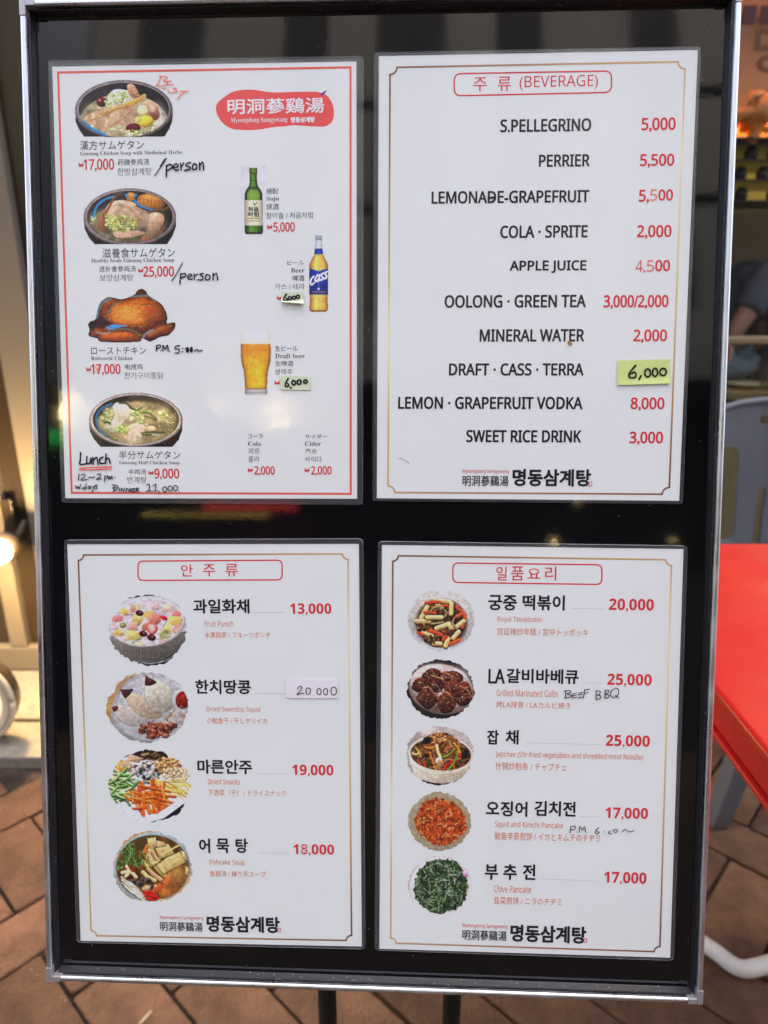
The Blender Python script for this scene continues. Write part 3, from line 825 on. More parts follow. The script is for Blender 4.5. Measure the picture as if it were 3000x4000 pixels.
# ------------------------------------------------------------------ the four laminated sheets
ZR = {'1': (150, 200, .45208), '2': (150, 1000, .45208), '3': (800, 200, .39180), '4': (800, 1000, .45202), '5': (1450, 150, .78360), '6': (1450, 1100, .78360),
      'A': (250, 2100, .36166), 'B': (250, 2850, .40678), 'C': (700, 2100, .45208), 'D': (550, 2850, .54250), 'E': (1450, 2100, .39180), 'F': (1450, 2850, .40676),
      'G': (1850, 2100, .54250), 'H': (1750, 2850, .60277)}
def zp(z_, x_, y_):
    o_ = ZR[z_]
    return (o_[0] + x_ * o_[2], o_[1] + y_ * o_[2])
Z_PAPER, Z_PIC, Z_INK, Z_FILM, Z_PEN, Z_NOTE = .0006, .00064, .00068, .0010, .00104, .00112
A4W, A4H = .210, .297
class Sheet:
    def __init__(s, paper, lam, label):
        c_ = [bp(*p_, Z_PAPER) for p_ in paper]
        s.c = sum(c_) / 4
        e_ = (c_[1] - c_[0]) + (c_[2] - c_[3])
        s.ang = math.atan2(e_[1], e_[0])
        s.M = BM @ Matrix.Translation((s.c[0], s.c[1], 0)) @ Matrix.Rotation(s.ang, 4, 'Z')
        s.o = thing('menu_sheet', label, 'menu', group='laminated menu sheets on the board', mtx=s.M)
        s.k = 0
        hx, hy = A4W / 2, A4H / 2
        P4 = [s.px(*p_, Z_PAPER) for p_ in paper]
        # the paper itself follows the traced corners
        v_ = [(*p_, .0003) for p_ in P4] + [(*p_, Z_PAPER) for p_ in P4]
        link('paper', mk('paper', v_, [(3, 2, 1, 0), (4, 5, 6, 7), (0, 1, 5, 4), (1, 2, 6, 5), (2, 3, 7, 6), (3, 0, 4, 7)]), M_paper, s.o)
        L4 = [s.px(*p_, Z_FILM) for p_ in lam]
        loop = []
        r_ = .0042
        for i in range(4):
            a = L4[i - 1]; b = L4[i]; c2 = L4[(i + 1) % 4]
            d1 = (a - b) / np.linalg.norm(a - b); d2 = (c2 - b) / np.linalg.norm(c2 - b)
            for t in np.linspace(0, 1, 6):
                p0 = b + d1 * r_; p2 = b + d2 * r_
                loop.append((1 - t) ** 2 * p0 + 2 * t * (1 - t) * b + t * t * p2)
        n_ = len(loop)
        v_ = [(*p_, Z_FILM) for p_ in loop] + [(*(p_ * 1.0015), .0002) for p_ in loop]
        me = mk('film', v_, [tuple(range(n_))[::-1]] + [(i, (i + 1) % n_, (i + 1) % n_ + n_, i + n_) for i in range(n_)])
        o_ = link('laminate_film', me, [M_film, M_filmedge], s.o)
        for i, p_ in enumerate(me.polygons): p_.material_index = 0 if i == 0 else 1
        mv = [(*p_, Z_FILM - .0002) for p_ in P4] + [(*(p_ * .9995), Z_FILM - .0002) for p_ in L4]
        link('film_margin', mk('margin', mv, [(i + 4, (i + 1) % 4 + 4, (i + 1) % 4, i)[::-1] for i in range(4)]), M_margin, s.o)
        # a pressed seam runs round the paper inside the film
        sv, sf = [], []
        for sc_k, z_ in ((1.0, Z_FILM + .00003), (1.006, Z_FILM + .00012), (1.012, Z_FILM + .00003)):
            for p_ in P4: sv.append((p_[0] * sc_k, p_[1] * (1 + (sc_k - 1) * A4W / A4H), z_))
        for j in range(2):
            for i in range(4): sf.append((j * 4 + i, j * 4 + (i + 1) % 4, j * 4 + 4 + (i + 1) % 4, j * 4 + 4 + i))
        link('film_seam', mk('seam', sv, sf), M_film, s.o)
    def px(s, u_, v_, z_=Z_INK):
        q_ = bp(u_, v_, z_) - s.c
        ca, sa = math.cos(-s.ang), math.sin(-s.ang)
        return np.array([q_[0] * ca - q_[1] * sa, q_[0] * sa + q_[1] * ca])
    def zx(s, z_, x_, y_, h_=Z_INK):
        return s.px(*zp(z_, x_, y_), h_)
    def nz(s):
        s.k += 1
        return s.k * 4e-7

S1 = Sheet([(204, 260), (1392, 240), (1395, 1948), (255, 1946)], [(187, 235), (1419, 218), (1416, 1972), (240, 1963)],
           'laminated menu sheet with a plain red border, chicken dishes and beer pictures')
S2 = Sheet([(1480, 219), (2726, 195), (2653, 1956), (1472, 1946)], [(1461, 203), (2739, 180), (2668, 1968), (1456, 1956)],
           'laminated beverage price list in black capitals without pictures')
S3 = Sheet([(263, 2127), (1402, 2125), (1413, 3697), (315, 3675)], [(250, 2110), (1418, 2105), (1426, 3708), (299, 3682)],
           'laminated snack menu sheet with fruit punch, dried squid, nuts and fishcake soup')
S4 = Sheet([(1492, 2129), (2670, 2145), (2618, 3741), (1482, 3706)], [(1477, 2115), (2687, 2133), (2633, 3753), (1464, 3712)],
           'laminated menu sheet with five round dish pictures from rice cakes to chive pancake')

# ------------------------------------------------------------------ lettering
def math_map(t_, up, lo, dg_):
    out = ''
    for ch in t_:
        if 'A' <= ch <= 'Z': out += chr(up + ord(ch) - 65)
        elif 'a' <= ch <= 'z': out += chr(lo + ord(ch) - 97)
        elif '0' <= ch <= '9' and dg_: out += chr(dg_ + ord(ch) - 48)
        else: out += ch
    return out
STY = {'k': lambda t_: t_, 's': lambda t_: math_map(t_, 0x1D5A0, 0x1D5BA, 0x1D7E2), 'S': lambda t_: math_map(t_, 0x1D5D4, 0x1D5EE, 0x1D7EC), 'f': lambda t_: math_map(t_, 0x1D400, 0x1D41A, 0x1D7CE)}
GLY = {}
def glyphs(body, off, res):
    k_ = (body, off, res)
    if k_ not in GLY:
        me = text_mesh(body, off, res)
        v_ = np.array([x_.co[:2] for x_ in me.vertices]); f_ = [tuple(p_.vertices) for p_ in me.polygons]
        bpy.data.meshes.remove(me)
        mn_, mx2 = v_.min(0), v_.max(0)
        GLY[k_] = ((v_ - mn_) / (mx2 - mn_) - .5, f_)
    return GLY[k_]
def txt(S, z_, body, x0, x1, y0, y1, col, sty='k', bold=0.0, name='lettering', off=0.0, n=6, h_=Z_INK, tilt=0.0, res=2):
    """ink box x0..x1, y0..y1 in the zoomed picture's pixels"""
    if sty == 'f' and off == 0.0: off = -.007
    v_, f_ = glyphs(STY[sty](body), off, res)
    p0 = S.zx(z_, x0, (y0 + y1) / 2, h_); p1 = S.zx(z_, x1, (y0 + y1) / 2, h_); q0 = S.zx(z_, (x0 + x1) / 2, y0, h_); q1 = S.zx(z_, (x0 + x1) / 2, y1, h_)
    c_ = (p0 + p1 + q0 + q1) / 4
    W_ = np.linalg.norm(p1 - p0); H_ = np.linalg.norm(q1 - q0)
    if sty == 'k' and tilt == 0: pass
    offs = [(0, 0)]
    r_ = bold * H_
    if bold > 0: offs += [(r_ * math.cos(2 * math.pi * k / n), r_ * math.sin(2 * math.pi * k / n)) for k in range(n)]
    W_ -= 2 * r_; H_ -= 2 * r_
    V_, F_ = [], []
    ct, st_ = math.cos(tilt), math.sin(tilt)
    for k, (ox, oy) in enumerate(offs):
        b_ = len(V_)
        z0 = h_ + S.nz() + k * 2e-6
        for a in v_:
            xx, yy = a[0] * W_ + ox, a[1] * H_ + oy
            V_.append((c_[0] + xx * ct - yy * st_, c_[1] + xx * st_ + yy * ct, z0))
        F_ += [tuple(i + b_ for i in f) for f in f_]
    return link(name, mk(name, V_, F_), ink(col), S.o)
def strokes(S, z_, lines, w_, col, name='handwriting', h_=Z_PEN, parent=None, smooth=True, jit=.12):
    """pen lines in zoom pixels as flat ribbons with round ends"""
    V_, F_ = [], []
    kz = 0
    for ln in lines:
        if len(ln) == 1: ln = [ln[0], (ln[0][0] + w_ * .25, ln[0][1])]
        pts = catmull(ln, 5) if smooth and len(ln) > 2 else [np.array(p_, float) for p_ in ln]
        Q = [S.zx(z_, p_[0], p_[1], h_) for p_ in pts]
        hw = w_ * ZR[z_][2] / FPX * .5 * .5
        L_, R2 = [], []
        n_ = len(Q)
        kz += 1
        zz = h_ + kz * 3e-6 + S.nz()
        T_ = []
        for i in range(n_):
            t = Q[min(i + 1, n_ - 1)] - Q[max(i - 1, 0)]
            T_.append(t / (np.linalg.norm(t) + 1e-12))
        ws = [hw * (1 + jit * math.sin(i * .9 + kz)) for i in range(n_)]
        b_ = len(V_)
        for i in range(n_):
            nn = np.array([-T_[i][1], T_[i][0]])
            V_.append((*(Q[i] + nn * ws[i]), zz + i * 2e-7)); V_.append((*(Q[i] - nn * ws[i]), zz + i * 2e-7))
        for i in range(n_ - 1): F_.append((b_ + 2 * i, b_ + 2 * i + 1, b_ + 2 * i + 3, b_ + 2 * i + 2))
        for i, sg in ((0, -1), (n_ - 1, 1)):
            nn = np.array([-T_[i][1], T_[i][0]])
            cb = len(V_)
            for a in np.linspace(-math.pi / 2, math.pi / 2, 7):
                V_.append((*(Q[i] + sg * T_[i] * math.cos(a) * ws[i] + nn * math.sin(a) * ws[i]), zz + i * 2e-7 + 1e-6))
            F_.append(tuple(range(cb, cb + 7)))
    return link(name, mk(name, V_, F_), ink(col), parent or S.o)
def ring(cx, cy, rx, ry, n=9): return [(cx + rx * math.cos(t), cy + ry * math.sin(t)) for t in np.linspace(-1.5, 2 * math.pi - 1.4, n)]
def won(S, z_, x0, x1, y0, y1, col):
    w_ = (x1 - x0) / 9.5
    d_ = (x1 - x0)
    strokes(S, z_, [[(x0, y0), (x0 + d_ * .27, y1), (x0 + d_ * .5, y0 + (y1 - y0) * .2), (x1 - d_ * .27, y1), (x1, y0)], [(x0 - 1, y0 + (y1 - y0) * .40), (x1 + 1, y0 + (y1 - y0) * .40)], [(x0 - 1, y0 + (y1 - y0) * .62), (x1 + 1, y0 + (y1 - y0) * .62)]], w_ * 2.2, col, 'won_sign', Z_INK, smooth=False, jit=0)

RED = (208, 45, 48); RED2 = (205, 42, 46); ORG = (214, 124, 78); BLK = (28, 28, 32); DK = (40, 42, 48)
def poly_strip(S, pts, thick, z_, closed=True):
    """flat band along a polyline in sheet coordinates, thickness in metres"""
    n_ = len(pts)
    V_ = []
    P_ = [np.array(p_) for p_ in pts]
    for i in range(n_):
        a = P_[i - 1] if (i > 0 or closed) else P_[i]; c2 = P_[(i + 1) % n_] if (i < n_ - 1 or closed) else P_[i]
        d1 = P_[i] - a; d2 = c2 - P_[i]
        d1 = d1 / (np.linalg.norm(d1) + 1e-12); d2 = d2 / (np.linalg.norm(d2) + 1e-12)
        t = d1 + d2; t /= (np.linalg.norm(t) + 1e-12)
        nn = np.array([-t[1], t[0]])
        k_ = thick / 2 / max(.5, abs(nn @ np.array([-d2[1], d2[0]])))
        V_ += [(*(P_[i] + nn * k_), z_), (*(P_[i] - nn * k_), z_)]
    m_ = n_ if closed else n_ - 1
    return mk('band', V_, [(2 * i, 2 * i + 1, 2 * ((i + 1) % n_) + 1, 2 * ((i + 1) % n_)) for i in range(m_)])
# plain red border of the first sheet
b1 = [S1.px(*p_) for p_ in ((227, 283), (1369, 263), (1370, 1929), (280, 1925))]
link('border_line', poly_strip(S1, b1, 8 / FPX * .485, Z_INK), ink((221, 92, 72)), S1.o)
# gold borders with notched corners
mg = bpy.data.materials.new('gold_border'); mg.use_nodes = True
t = mg.node_tree; b_ = t.nodes['Principled BSDF']; at = t.nodes.new('ShaderNodeAttribute'); at.attribute_name = 'Col'
t.links.new(at.outputs['Color'], b_.inputs['Base Color']); b_.inputs['Roughness'].default_value = .5
def gold_border(S, corners, notch, stops):
    """stops: list of (fraction round the border from top left, colour)"""
    C_ = [S.px(*p_) for p_ in corners]
    pts = []
    nt_ = notch / FPX * .485
    for i in range(4):
        b0 = C_[i]; d1 = (C_[i - 1] - b0); d1 /= np.linalg.norm(d1); d2 = C_[(i + 1) % 4] - b0; L2 = np.linalg.norm(d2); d2 /= L2
        for t_ in np.linspace(0, math.pi / 2, 6):
            pts.append(b0 + d1 * nt_ * math.cos(t_) + d2 * nt_ * math.sin(t_))
        for f in np.linspace(.03, .97, 22): pts.append(b0 + d2 * (nt_ + (L2 - 2 * nt_) * f))
    me = poly_strip(S, pts, 6.6 / FPX * .485, Z_INK)
    n_ = len(pts)
    cum = np.arange(n_) / n_
    fs = [a[0] for a in stops]; cs = np.array([lin(a[1]) for a in stops])
    col = np.ones((2 * n_, 4))
    for k in range(3): col[:, k] = np.repeat(np.interp(cum, fs, cs[:, k]), 2) * ALB
    ca = me.color_attributes.new('Col', 'FLOAT_COLOR', 'POINT'); ca.data.foreach_set('color', col.ravel().astype(np.float32))
    link('border_line', me, mg, S.o)
BR_, TN, PL, GD = (112, 68, 44), (198, 158, 108), (236, 222, 176), (186, 138, 80)
STOPS = [(0, BR_), (.10, (150, 105, 70)), (.20, (196, 150, 92)), (.25, (205, 170, 118)), (.29, TN), (.335, PL), (.375, (228, 208, 140)), (.45, (190, 140, 82)), (.49, BR_), (.52, BR_), (.62, (160, 112, 66)), (.72, (178, 140, 96)), (.76, TN), (.83, (205, 172, 110)), (.87, (238, 226, 180)), (.90, (210, 180, 120)), (.96, (150, 100, 62)), (1, BR_)]
gold_border(S2, [zp('5', 94, 145), zp('5', 1566, 116), zp('6', 1485, 1060), zp('6', 84, 1051)], 26, STOPS)
gold_border(S3, [zp('A', 153, 188), zp('C', 1459, 140), zp('D', 1518, 1519), zp('B', 262, 1979)], 22, STOPS)
gold_border(S4, [zp('E', 215, 180), zp('G', 1426, 160), zp('H', 1372, 1440), zp('F', 187, 2050)], 22, STOPS)
def title_box(S, c4, r_):
    C_ = [S.px(*p_) for p_ in c4]
    rm = r_ / FPX * .485
    pts = []
    for i in range(4):
        b0 = C_[i]; d1 = (C_[i - 1] - b0); d1 /= np.linalg.norm(d1); d2 = C_[(i + 1) % 4] - b0; d2 /= np.linalg.norm(d2)
        for t_ in np.linspace(0, 1, 7): pts.append((1 - t_) ** 2 * (b0 + d1 * rm) + 2 * t_ * (1 - t_) * b0 + t_ * t_ * (b0 + d2 * rm))
    link('title_frame', poly_strip(S, pts, 5.2 / FPX * .485, Z_INK), ink(RED), S.o)
title_box(S2, [zp('5', 414, 176), zp('5', 1198, 162), zp('5', 1198, 269), zp('5', 414, 286)], 26)
title_box(S3, [(539, 2192), (1102, 2188), (1102, 2265), (539, 2267)], 22)
title_box(S4, [(1769, 2199), (2351, 2206), (2351, 2283), (1769, 2275)], 22)

# ---- sheet 1 text
def T1(z_, b, x0, x1, y0, y1, sty='k', bold=0.0, col=DK, name='caption', off=0.0):
    return txt(S1, z_, b, x0, x1, y0, y1, col, sty, bold, name, off)
def price1(z_, b, w, x0, x1, y0, y1):
    won(S1, z_, *w, RED2)
    txt(S1, z_, b, x0, x1, y0, y1, RED2, 's', .022, 'price')
T1('1', '漢方サムゲタン', 358, 912, 770, 852, name='dish_name'); T1('1', 'Ginseng Chicken Soup with Medicinal Herbs', 361, 1240, 862, 903, 'f')
price1('1', '17,000', (352, 386, 967, 1003), 390, 655, 930, 1040)
T1('1', '药膳参鸡汤', 686, 956, 930, 985); T1('1', '한방삼계탕', 683, 978, 1008, 1072, off=-.006)
T1('1', '滋養食サムゲタン', 553, 1180, 1700, 1784, name='dish_name'); T1('2', 'Healthy foods Ginseng Chicken Soup', 457, 1173, 20, 62, 'f')
T1('2', '进补食参鸡汤', 524, 842, 85, 138); T1('2', '보양삼계탕', 530, 820, 158, 218, off=-.006)
price1('2', '25,000', (867, 901, 110, 146), 906, 1172, 88, 192)
T1('2', 'ローストチキン', 455, 930, 785, 850, name='dish_name'); T1('2', 'Rotisserie Chicken', 456, 813, 866, 899, 'f')
price1('2', '17,000', (417, 451, 964, 1000), 456, 710, 932, 1033)
T1('2', '电烤鸡', 748, 900, 933, 982); T1('2', '전기구이통닭', 742, 1080, 1005, 1062, off=-.006)
T1('2', '半分サムゲタン', 695, 1225, 1682, 1755, name='dish_name'); T1('2', 'Ginseng Half Chicken Soup', 699, 1220, 1770, 1808, 'f')
T1('2', '半鸡汤', 777, 930, 1840, 1888); T1('2', '반계탕', 768, 935, 1905, 1965, off=-.006)
price1('2', '9,000', (956, 991, 1859, 1893), 1002, 1217, 1836, 1935)
T1('3', '焼酎', 614, 732, 1365, 1424); T1('3', 'Soju', 615, 740, 1448, 1500, 'f'); T1('3', '烧酒', 614, 737, 1520, 1580); T1('3', '참이슬 / 처음처럼', 612, 1078, 1605, 1668, off=-.006)
price1('3', '5,000', (626, 667, 1735, 1776), 683, 898, 1705, 1812)
T1('4', 'ビール', 712, 858, 38, 76); T1('4', 'Beer', 745, 862, 103, 143, 'f'); T1('4', '啤酒', 757, 860, 165, 216); T1('4', '카스 / 테라', 607, 862, 238, 290, off=-.006)
won(S1, '4', 626, 661, 346, 384, RED2); txt(S1, '4', '5,000', 685, 858, 328, 412, RED2, 's', .022, 'price')
T1('4', '生ビール', 607, 803, 775, 822); T1('4', 'Draft beer', 608, 865, 843, 883, 'f'); T1('4', '生啤酒', 607, 763, 905, 951); T1('4', '생맥주', 605, 757, 975, 1026, off=-.006)
won(S1, '4', 607, 643, 1081, 1118, RED2)
T1('4', 'コーラ', 374, 502, 1540, 1578); T1('4', 'Cola', 374, 487, 1602, 1640, 'f'); T1('4', '可乐', 378, 477, 1662, 1709); T1('4', '콜라', 375, 472, 1730, 1781, off=-.006)
price1('4', '2,000', (375, 410, 1836, 1870), 428, 605, 1816, 1900)
T1('4', 'サイダー', 867, 1057, 1540, 1580); T1('4', 'Cider', 866, 1003, 1602, 1641, 'f'); T1('4', '汽水', 867, 970, 1662, 1709); T1('4', '사이다', 864, 1013, 1730, 1781, off=-.006)
price1('4', '2,000', (866, 901, 1836, 1870), 918, 1097, 1816, 1900)
# red brush-blot logo
blob = [(110, 560), (130, 510), (185, 465), (240, 425), (300, 398), (400, 383), (500, 385), (600, 402), (700, 410), (900, 405), (1080, 403), (1150, 412), (1215, 440), (1255, 490), (1280, 550), (1288, 620), (1275, 690), (1240, 730), (1190, 752), (1120, 752), (1000, 745), (900, 738), (840, 742), (780, 750), (700, 755), (620, 768), (540, 782), (440, 787), (340, 783), (270, 772), (200, 735), (150, 680), (118, 620)]
bl_ = catmull(blob + [blob[0]], 3)[:-1]
link('logo_blot', mk('blot', [(*S1.zx('3', *p_, Z_PIC), Z_PIC) for p_ in bl_][::-1], [tuple(range(len(bl_)))]), mat('blot_red', tuple(x * ALB for x in lin((226, 66, 62))), .6, var=.05, scale=60), S1.o)
bird = [(1152, 440), (1165, 415), (1185, 408), (1190, 397), (1222, 391), (1205, 404), (1200, 420), (1180, 428), (1176, 442)]
link('bird_mark', mk('bird', [(*S1.zx('3', *p_), Z_INK) for p_ in bird][::-1], [tuple(range(len(bird)))]), ink((66, 40, 140)), S1.o)
WH = (244, 238, 236)
txt(S1, '3', '明洞蔘鷄湯', 226, 1190, 468, 624, WH, 'k', .018, 'logo_lettering'); txt(S1, '3', 'Myeongdong Samgyetang', 258, 824, 658, 720, WH, 'f', 0, 'logo_lettering'); txt(S1, '3', '명동삼계탕', 857, 1099, 655, 713, WH, 'k', .05, 'logo_lettering')

# ---- sheet 2 text
txt(S2, '5', '주', 508, 577, 194, 264, RED, 'k', 0, 'heading'); txt(S2, '5', '류', 630, 698, 190, 263, RED, 'k', 0, 'heading'); txt(S2, '5', '(BEVERAGE)', 739, 1131, 184, 258, RED, 's', 0, 'heading', tilt=.004)
for z_, b, x0, x1, yc, h2, pr, px0, px1, py0, py1 in (
        ('5', 'S.PELLEGRINO', 643, 1097, 433, 66, '5,000', 1347, 1518, 394, 467),
        ('5', 'PERRIER', 836, 1090, 609, 62, '5,500', 1340, 1511, 575, 645),
        ('5', 'LEMONADE-GRAPEFRUIT', 300, 1087, 790, 64, None, 0, 0, 0, 0),
        ('5', 'COLA · SPRITE', 643, 1079, 963, 64, '2,000', 1325, 1497, 930, 1000),
        ('5', 'APPLE JUICE', 690, 1073, 1138, 64, None, 0, 0, 0, 0),
        ('6', 'OOLONG · GREEN TEA', 365, 1070, 98, 65, '3,000/2,000', 1158, 1482, 66, 138),
        ('6', 'MINERAL WATER', 540, 1062, 268, 63, '2,000', 1307, 1475, 238, 307),
        ('6', 'DRAFT · CASS · TERRA', 387, 1059, 438, 63, None, 0, 0, 0, 0),
        ('6', 'LEMON · GRAPEFRUIT VODKA', 133, 1053, 605, 63, '8,000', 1293, 1462, 577, 645),
        ('6', 'SWEET RICE DRINK', 473, 1047, 771, 63, '3,000', 1287, 1455, 747, 815)):
    txt(S2, z_, b, x0, x1, yc - h2 / 2, yc + h2 / 2, BLK, 's', .035, 'drink_name', n=6)
    if pr: txt(S2, z_, pr, px0, px1, py0, py1, RED, 's', .028, 'price')
strokes(S2, '5', [[(585, 795), (614, 793)]], 8, BLK, 'pen_mark')
FAD = (226, 128, 112)
txt(S2, '5', '5,', 1334, 1386, 754, 823, RED, 's', .028, 'price'); txt(S2, '5', '5', 1390, 1426, 752, 810, FAD, 's', .01, 'price'); txt(S2, '5', '00', 1432, 1505, 752, 809, RED, 's', .03, 'price')
txt(S2, '5', '4,', 1318, 1366, 1106, 1173, (216, 84, 72), 's', 0, 'price'); txt(S2, '5', '5', 1374, 1411, 1105, 1163, FAD, 's', .01, 'price'); txt(S2, '5', '00', 1416, 1490, 1104, 1161, RED, 's', .03, 'price')
strokes(S2, '6', [[(985, 303), (995, 312)]], 12, (150, 110, 60), 'stain', Z_PEN)
strokes(S2, '6', [[(140, 877), (165, 890), (190, 906)]], 2.5, (120, 120, 120), 'scratch', Z_PEN)
def logo(S, z_, a, b, c_, d):
    txt(S, z_, 'Myeongdong Samgyetang', *a, (205, 60, 62), 's', 0, 'logo_lettering')
    txt(S, z_, '明洞蔘鷄湯', *b, (30, 30, 34), 'k', .012, 'logo_lettering')
    txt(S, z_, '명동삼계탕', *c_, (24, 24, 28), 'k', .034, 'logo_lettering', n=12)
    x0, x1, y0, y1 = d
    q_ = [(x0, y0), (x0, y1), (x1, y1), (x1, y0)]
    link('seal_mark', mk('seal', [(*S.zx(z_, *p_), Z_INK) for p_ in q_], [(0, 1, 2, 3)]), ink((206, 62, 62)), S.o)
    m_ = (y1 - y0)
    strokes(S, z_, [[(x0 + m_ * .15, y0 + m_ * .3), (x1 - m_ * .12, y0 + m_ * .3)], [(x0 + m_ * .15, y0 + m_ * .68), (x1 - m_ * .12, y0 + m_ * .68)], [((x0 + x1) / 2, y0 + m_ * .15), ((x0 + x1) / 2, y0 + m_ * .85)]], m_ * .16, (240, 225, 225), 'seal_strokes', Z_INK + .00004)
logo(S2, '6', (455, 687, 935, 959), (455, 685, 967, 1020), (704, 1096, 934, 1021), (1083, 1102, 997, 1021))

# ---- sheet 3 text
for b, x0, x1, y0, y1 in (('안', 15, 118, 230, 335), ('주', 205, 312, 230, 335), ('류', 397, 507, 227, 335)):
    txt(S3, 'C', b, x0, x1, y0, y1, RED, 'k', .004, 'heading')
def dots(S, z_, x0, x1, y0, y1, n_, r_=4.2):
    strokes(S, z_, [[(x0 + (x1 - x0) * i / (n_ - 1), y0 + (y1 - y0) * i / (n_ - 1))] for i in range(n_)], r_ * 1.35, (140, 140, 146), 'dot_leader', Z_INK, jit=0)
def item(S, z_, names, y0, y1, dl, pr, en, cn):
    for b, x0, x1 in names: txt(S, z_, b, x0, x1, y0, y1, BLK, 's' if b.isascii() else 'k', .030, 'dish_name', n=6)
    if dl: dots(S, z_, *dl)
    if pr: txt(S, z_, *pr, RED, 'S', .006, 'price')
    txt(S, z_, *en, ORG, 's', 0, 'caption'); txt(S, z_, *cn, ORG, 'k', 0, 'caption')
item(S3, 'C', [('과일화채', 120, 607)], 530, 657, (655, 913, 646, 645, 18), ('13,000', 958, 1315, 567, 672), ('Fruit Punch', 220, 467, 718, 769), ('水果甜茶 / フルーツポンチ', 220, 788, 815, 868))
item(S3, 'C', [('한치땅콩', 137, 620)], 1228, 1352, (668, 935, 1346, 1346, 19), None, ('Dried Swordtip Squid', 237, 698, 1460, 1516), ('小鱿鱼干 / 干しヤリイカ', 237, 757, 1556, 1609))
item(S3, 'D', [('마른안주', 407, 802)], 216, 320, (841, 1053, 317, 319, 18, 3.4), ('19,000', 1090, 1387, 252, 340), ('Dried Snacks', 484, 713, 353, 395), ('下酒菜（干） / ドライスナック', 484, 1045, 432, 479))
item(S3, 'D', [('어', 418, 500), ('묵', 543, 638), ('탕', 682, 772)], 783, 889, (850, 1062, 887, 889, 18, 3.4), ('18,000', 1098, 1392, 825, 909), ('Fishcake Soup', 496, 747, 936, 982), ('鱼糕汤 / 練り天スープ', 496, 900, 1018, 1061))
strokes(S3, 'D', [[(1160, 845), (1178, 835), (1190, 850)], [(1155, 872), (1185, 862)], [(1160, 885), (1196, 880)]], 6, (228, 200, 205), 'scratch', Z_PEN)
logo(S3, 'D', (138, 450, 1340, 1373), (138, 445, 1385, 1453), (474, 1001, 1344, 1461), (983, 1008, 1428, 1459))
# ---- sheet 4 text
for b, x0, x1 in (('일', 162, 240), ('품', 270, 362), ('요', 388, 482), ('리', 515, 595)):
    txt(S4, 'G', b, x0, x1, 207 if b != '요' else 220, 308 if b != '요' else 295, RED, 'k', .004, 'heading')
item(S4, 'G', [('궁중', 105, 312), ('떡볶이', 352, 657)], 413, 525, (705, 932, 508, 514, 18, 3.4), ('20,000', 975, 1298, 440, 536), ('Royal Tteokbokki', 173, 493, 568, 617), ('宫廷辣炒年糕 / 宮中トッポッキ', 170, 825, 653, 707))
item(S4, 'G', [('LA', 106, 226), ('갈비바베큐', 236, 757)], 945, 1052, (790, 919, 1045, 1048, 10, 3.4), ('25,000', 963, 1282, 981, 1075), ('Grilled Marinated Galbi', 165, 603, 1095, 1145), ('烤LA排骨 / LAカルビ焼き', 163, 697, 1182, 1230))
item(S4, 'H', [('잡', 252, 330), ('채', 373, 458)], 2, 97, (510, 984, 85, 97, 38, 3.0), ('25,000', 1023, 1308, 35, 119), ('Japchae (Stir-fried vegetables and shredded meat Noodle)', 307, 1263, 148, 196), ('什锦炒粉条 / チャプチェ', 307, 768, 215, 265))
item(S4, 'H', [('오징어', 245, 515), ('김치전', 560, 828)], 463, 563, (858, 972, 562, 565, 10, 3.0), ('17,000', 1020, 1296, 505, 586), ('Squid and Kimchi Pancake', 303, 745, 597, 645), ('鱿鱼辛奇煎饼 / イカとキムチのチヂミ', 302, 985, 670, 722))
item(S4, 'H', [('부', 238, 325), ('추', 358, 447), ('전', 485, 567)], 872, 974, (606, 966, 967, 981, 28, 3.0), ('17,000', 1012, 1286, 922, 1006), ('Chive Pancake', 298, 538, 1010, 1057), ('韭菜煎饼 / ニラのチヂミ', 297, 735, 1087, 1136))
logo(S4, 'H', (93, 385, 1258, 1290), (93, 380, 1300, 1366), (404, 896, 1269, 1381), (878, 901, 1353, 1381))

# ------------------------------------------------------------------ handwriting in felt pen on the film
PEN = (22, 22, 44)
strokes(S1, '1', [[(1105, 925), (1060, 995), (1005, 1075)], [(1092, 932), (1050, 1000)]], 8, PEN)
strokes(S1, '1', [[(1108, 985), (1105, 1040), (1106, 1085)], [(1106, 1000), (1125, 980), (1155, 985), (1150, 1010), (1112, 1030)], [(1165, 1008), (1205, 998), (1200, 975), (1175, 980), (1170, 1010), (1190, 1030), (1212, 1022)], [(1228, 968), (1235, 1028)], [(1235, 995), (1255, 965)],
                  [(1315, 962), (1285, 970), (1275, 990), (1305, 1000), (1312, 1018), (1262, 1030)], [(1345, 970), (1330, 1000), (1340, 1022), (1365, 1015), (1368, 985), (1345, 970)], [(1392, 965), (1395, 1025)], [(1395, 990), (1415, 960), (1425, 975), (1427, 1028)]], 12, PEN)
strokes(S1, '1', [[(1060, 218), (1045, 260), (1020, 300)], [(1045, 218), (1100, 220), (1115, 235), (1080, 258), (1110, 262), (1115, 285), (1060, 300), (1015, 298)], [(1120, 262), (1150, 258)], [(1110, 290), (1168, 288)], [(1068, 322), (1100, 320)], [(1118, 328), (1130, 360)],
                  [(1195, 320), (1165, 325), (1200, 345), (1165, 358), (1130, 358)], [(1225, 345), (1295, 348)], [(1262, 348), (1225, 385), (1200, 418)]], 7, (228, 100, 62))
strokes(S1, '2', [[(1245, 60), (1190, 160), (1152, 215)]], 8, PEN)
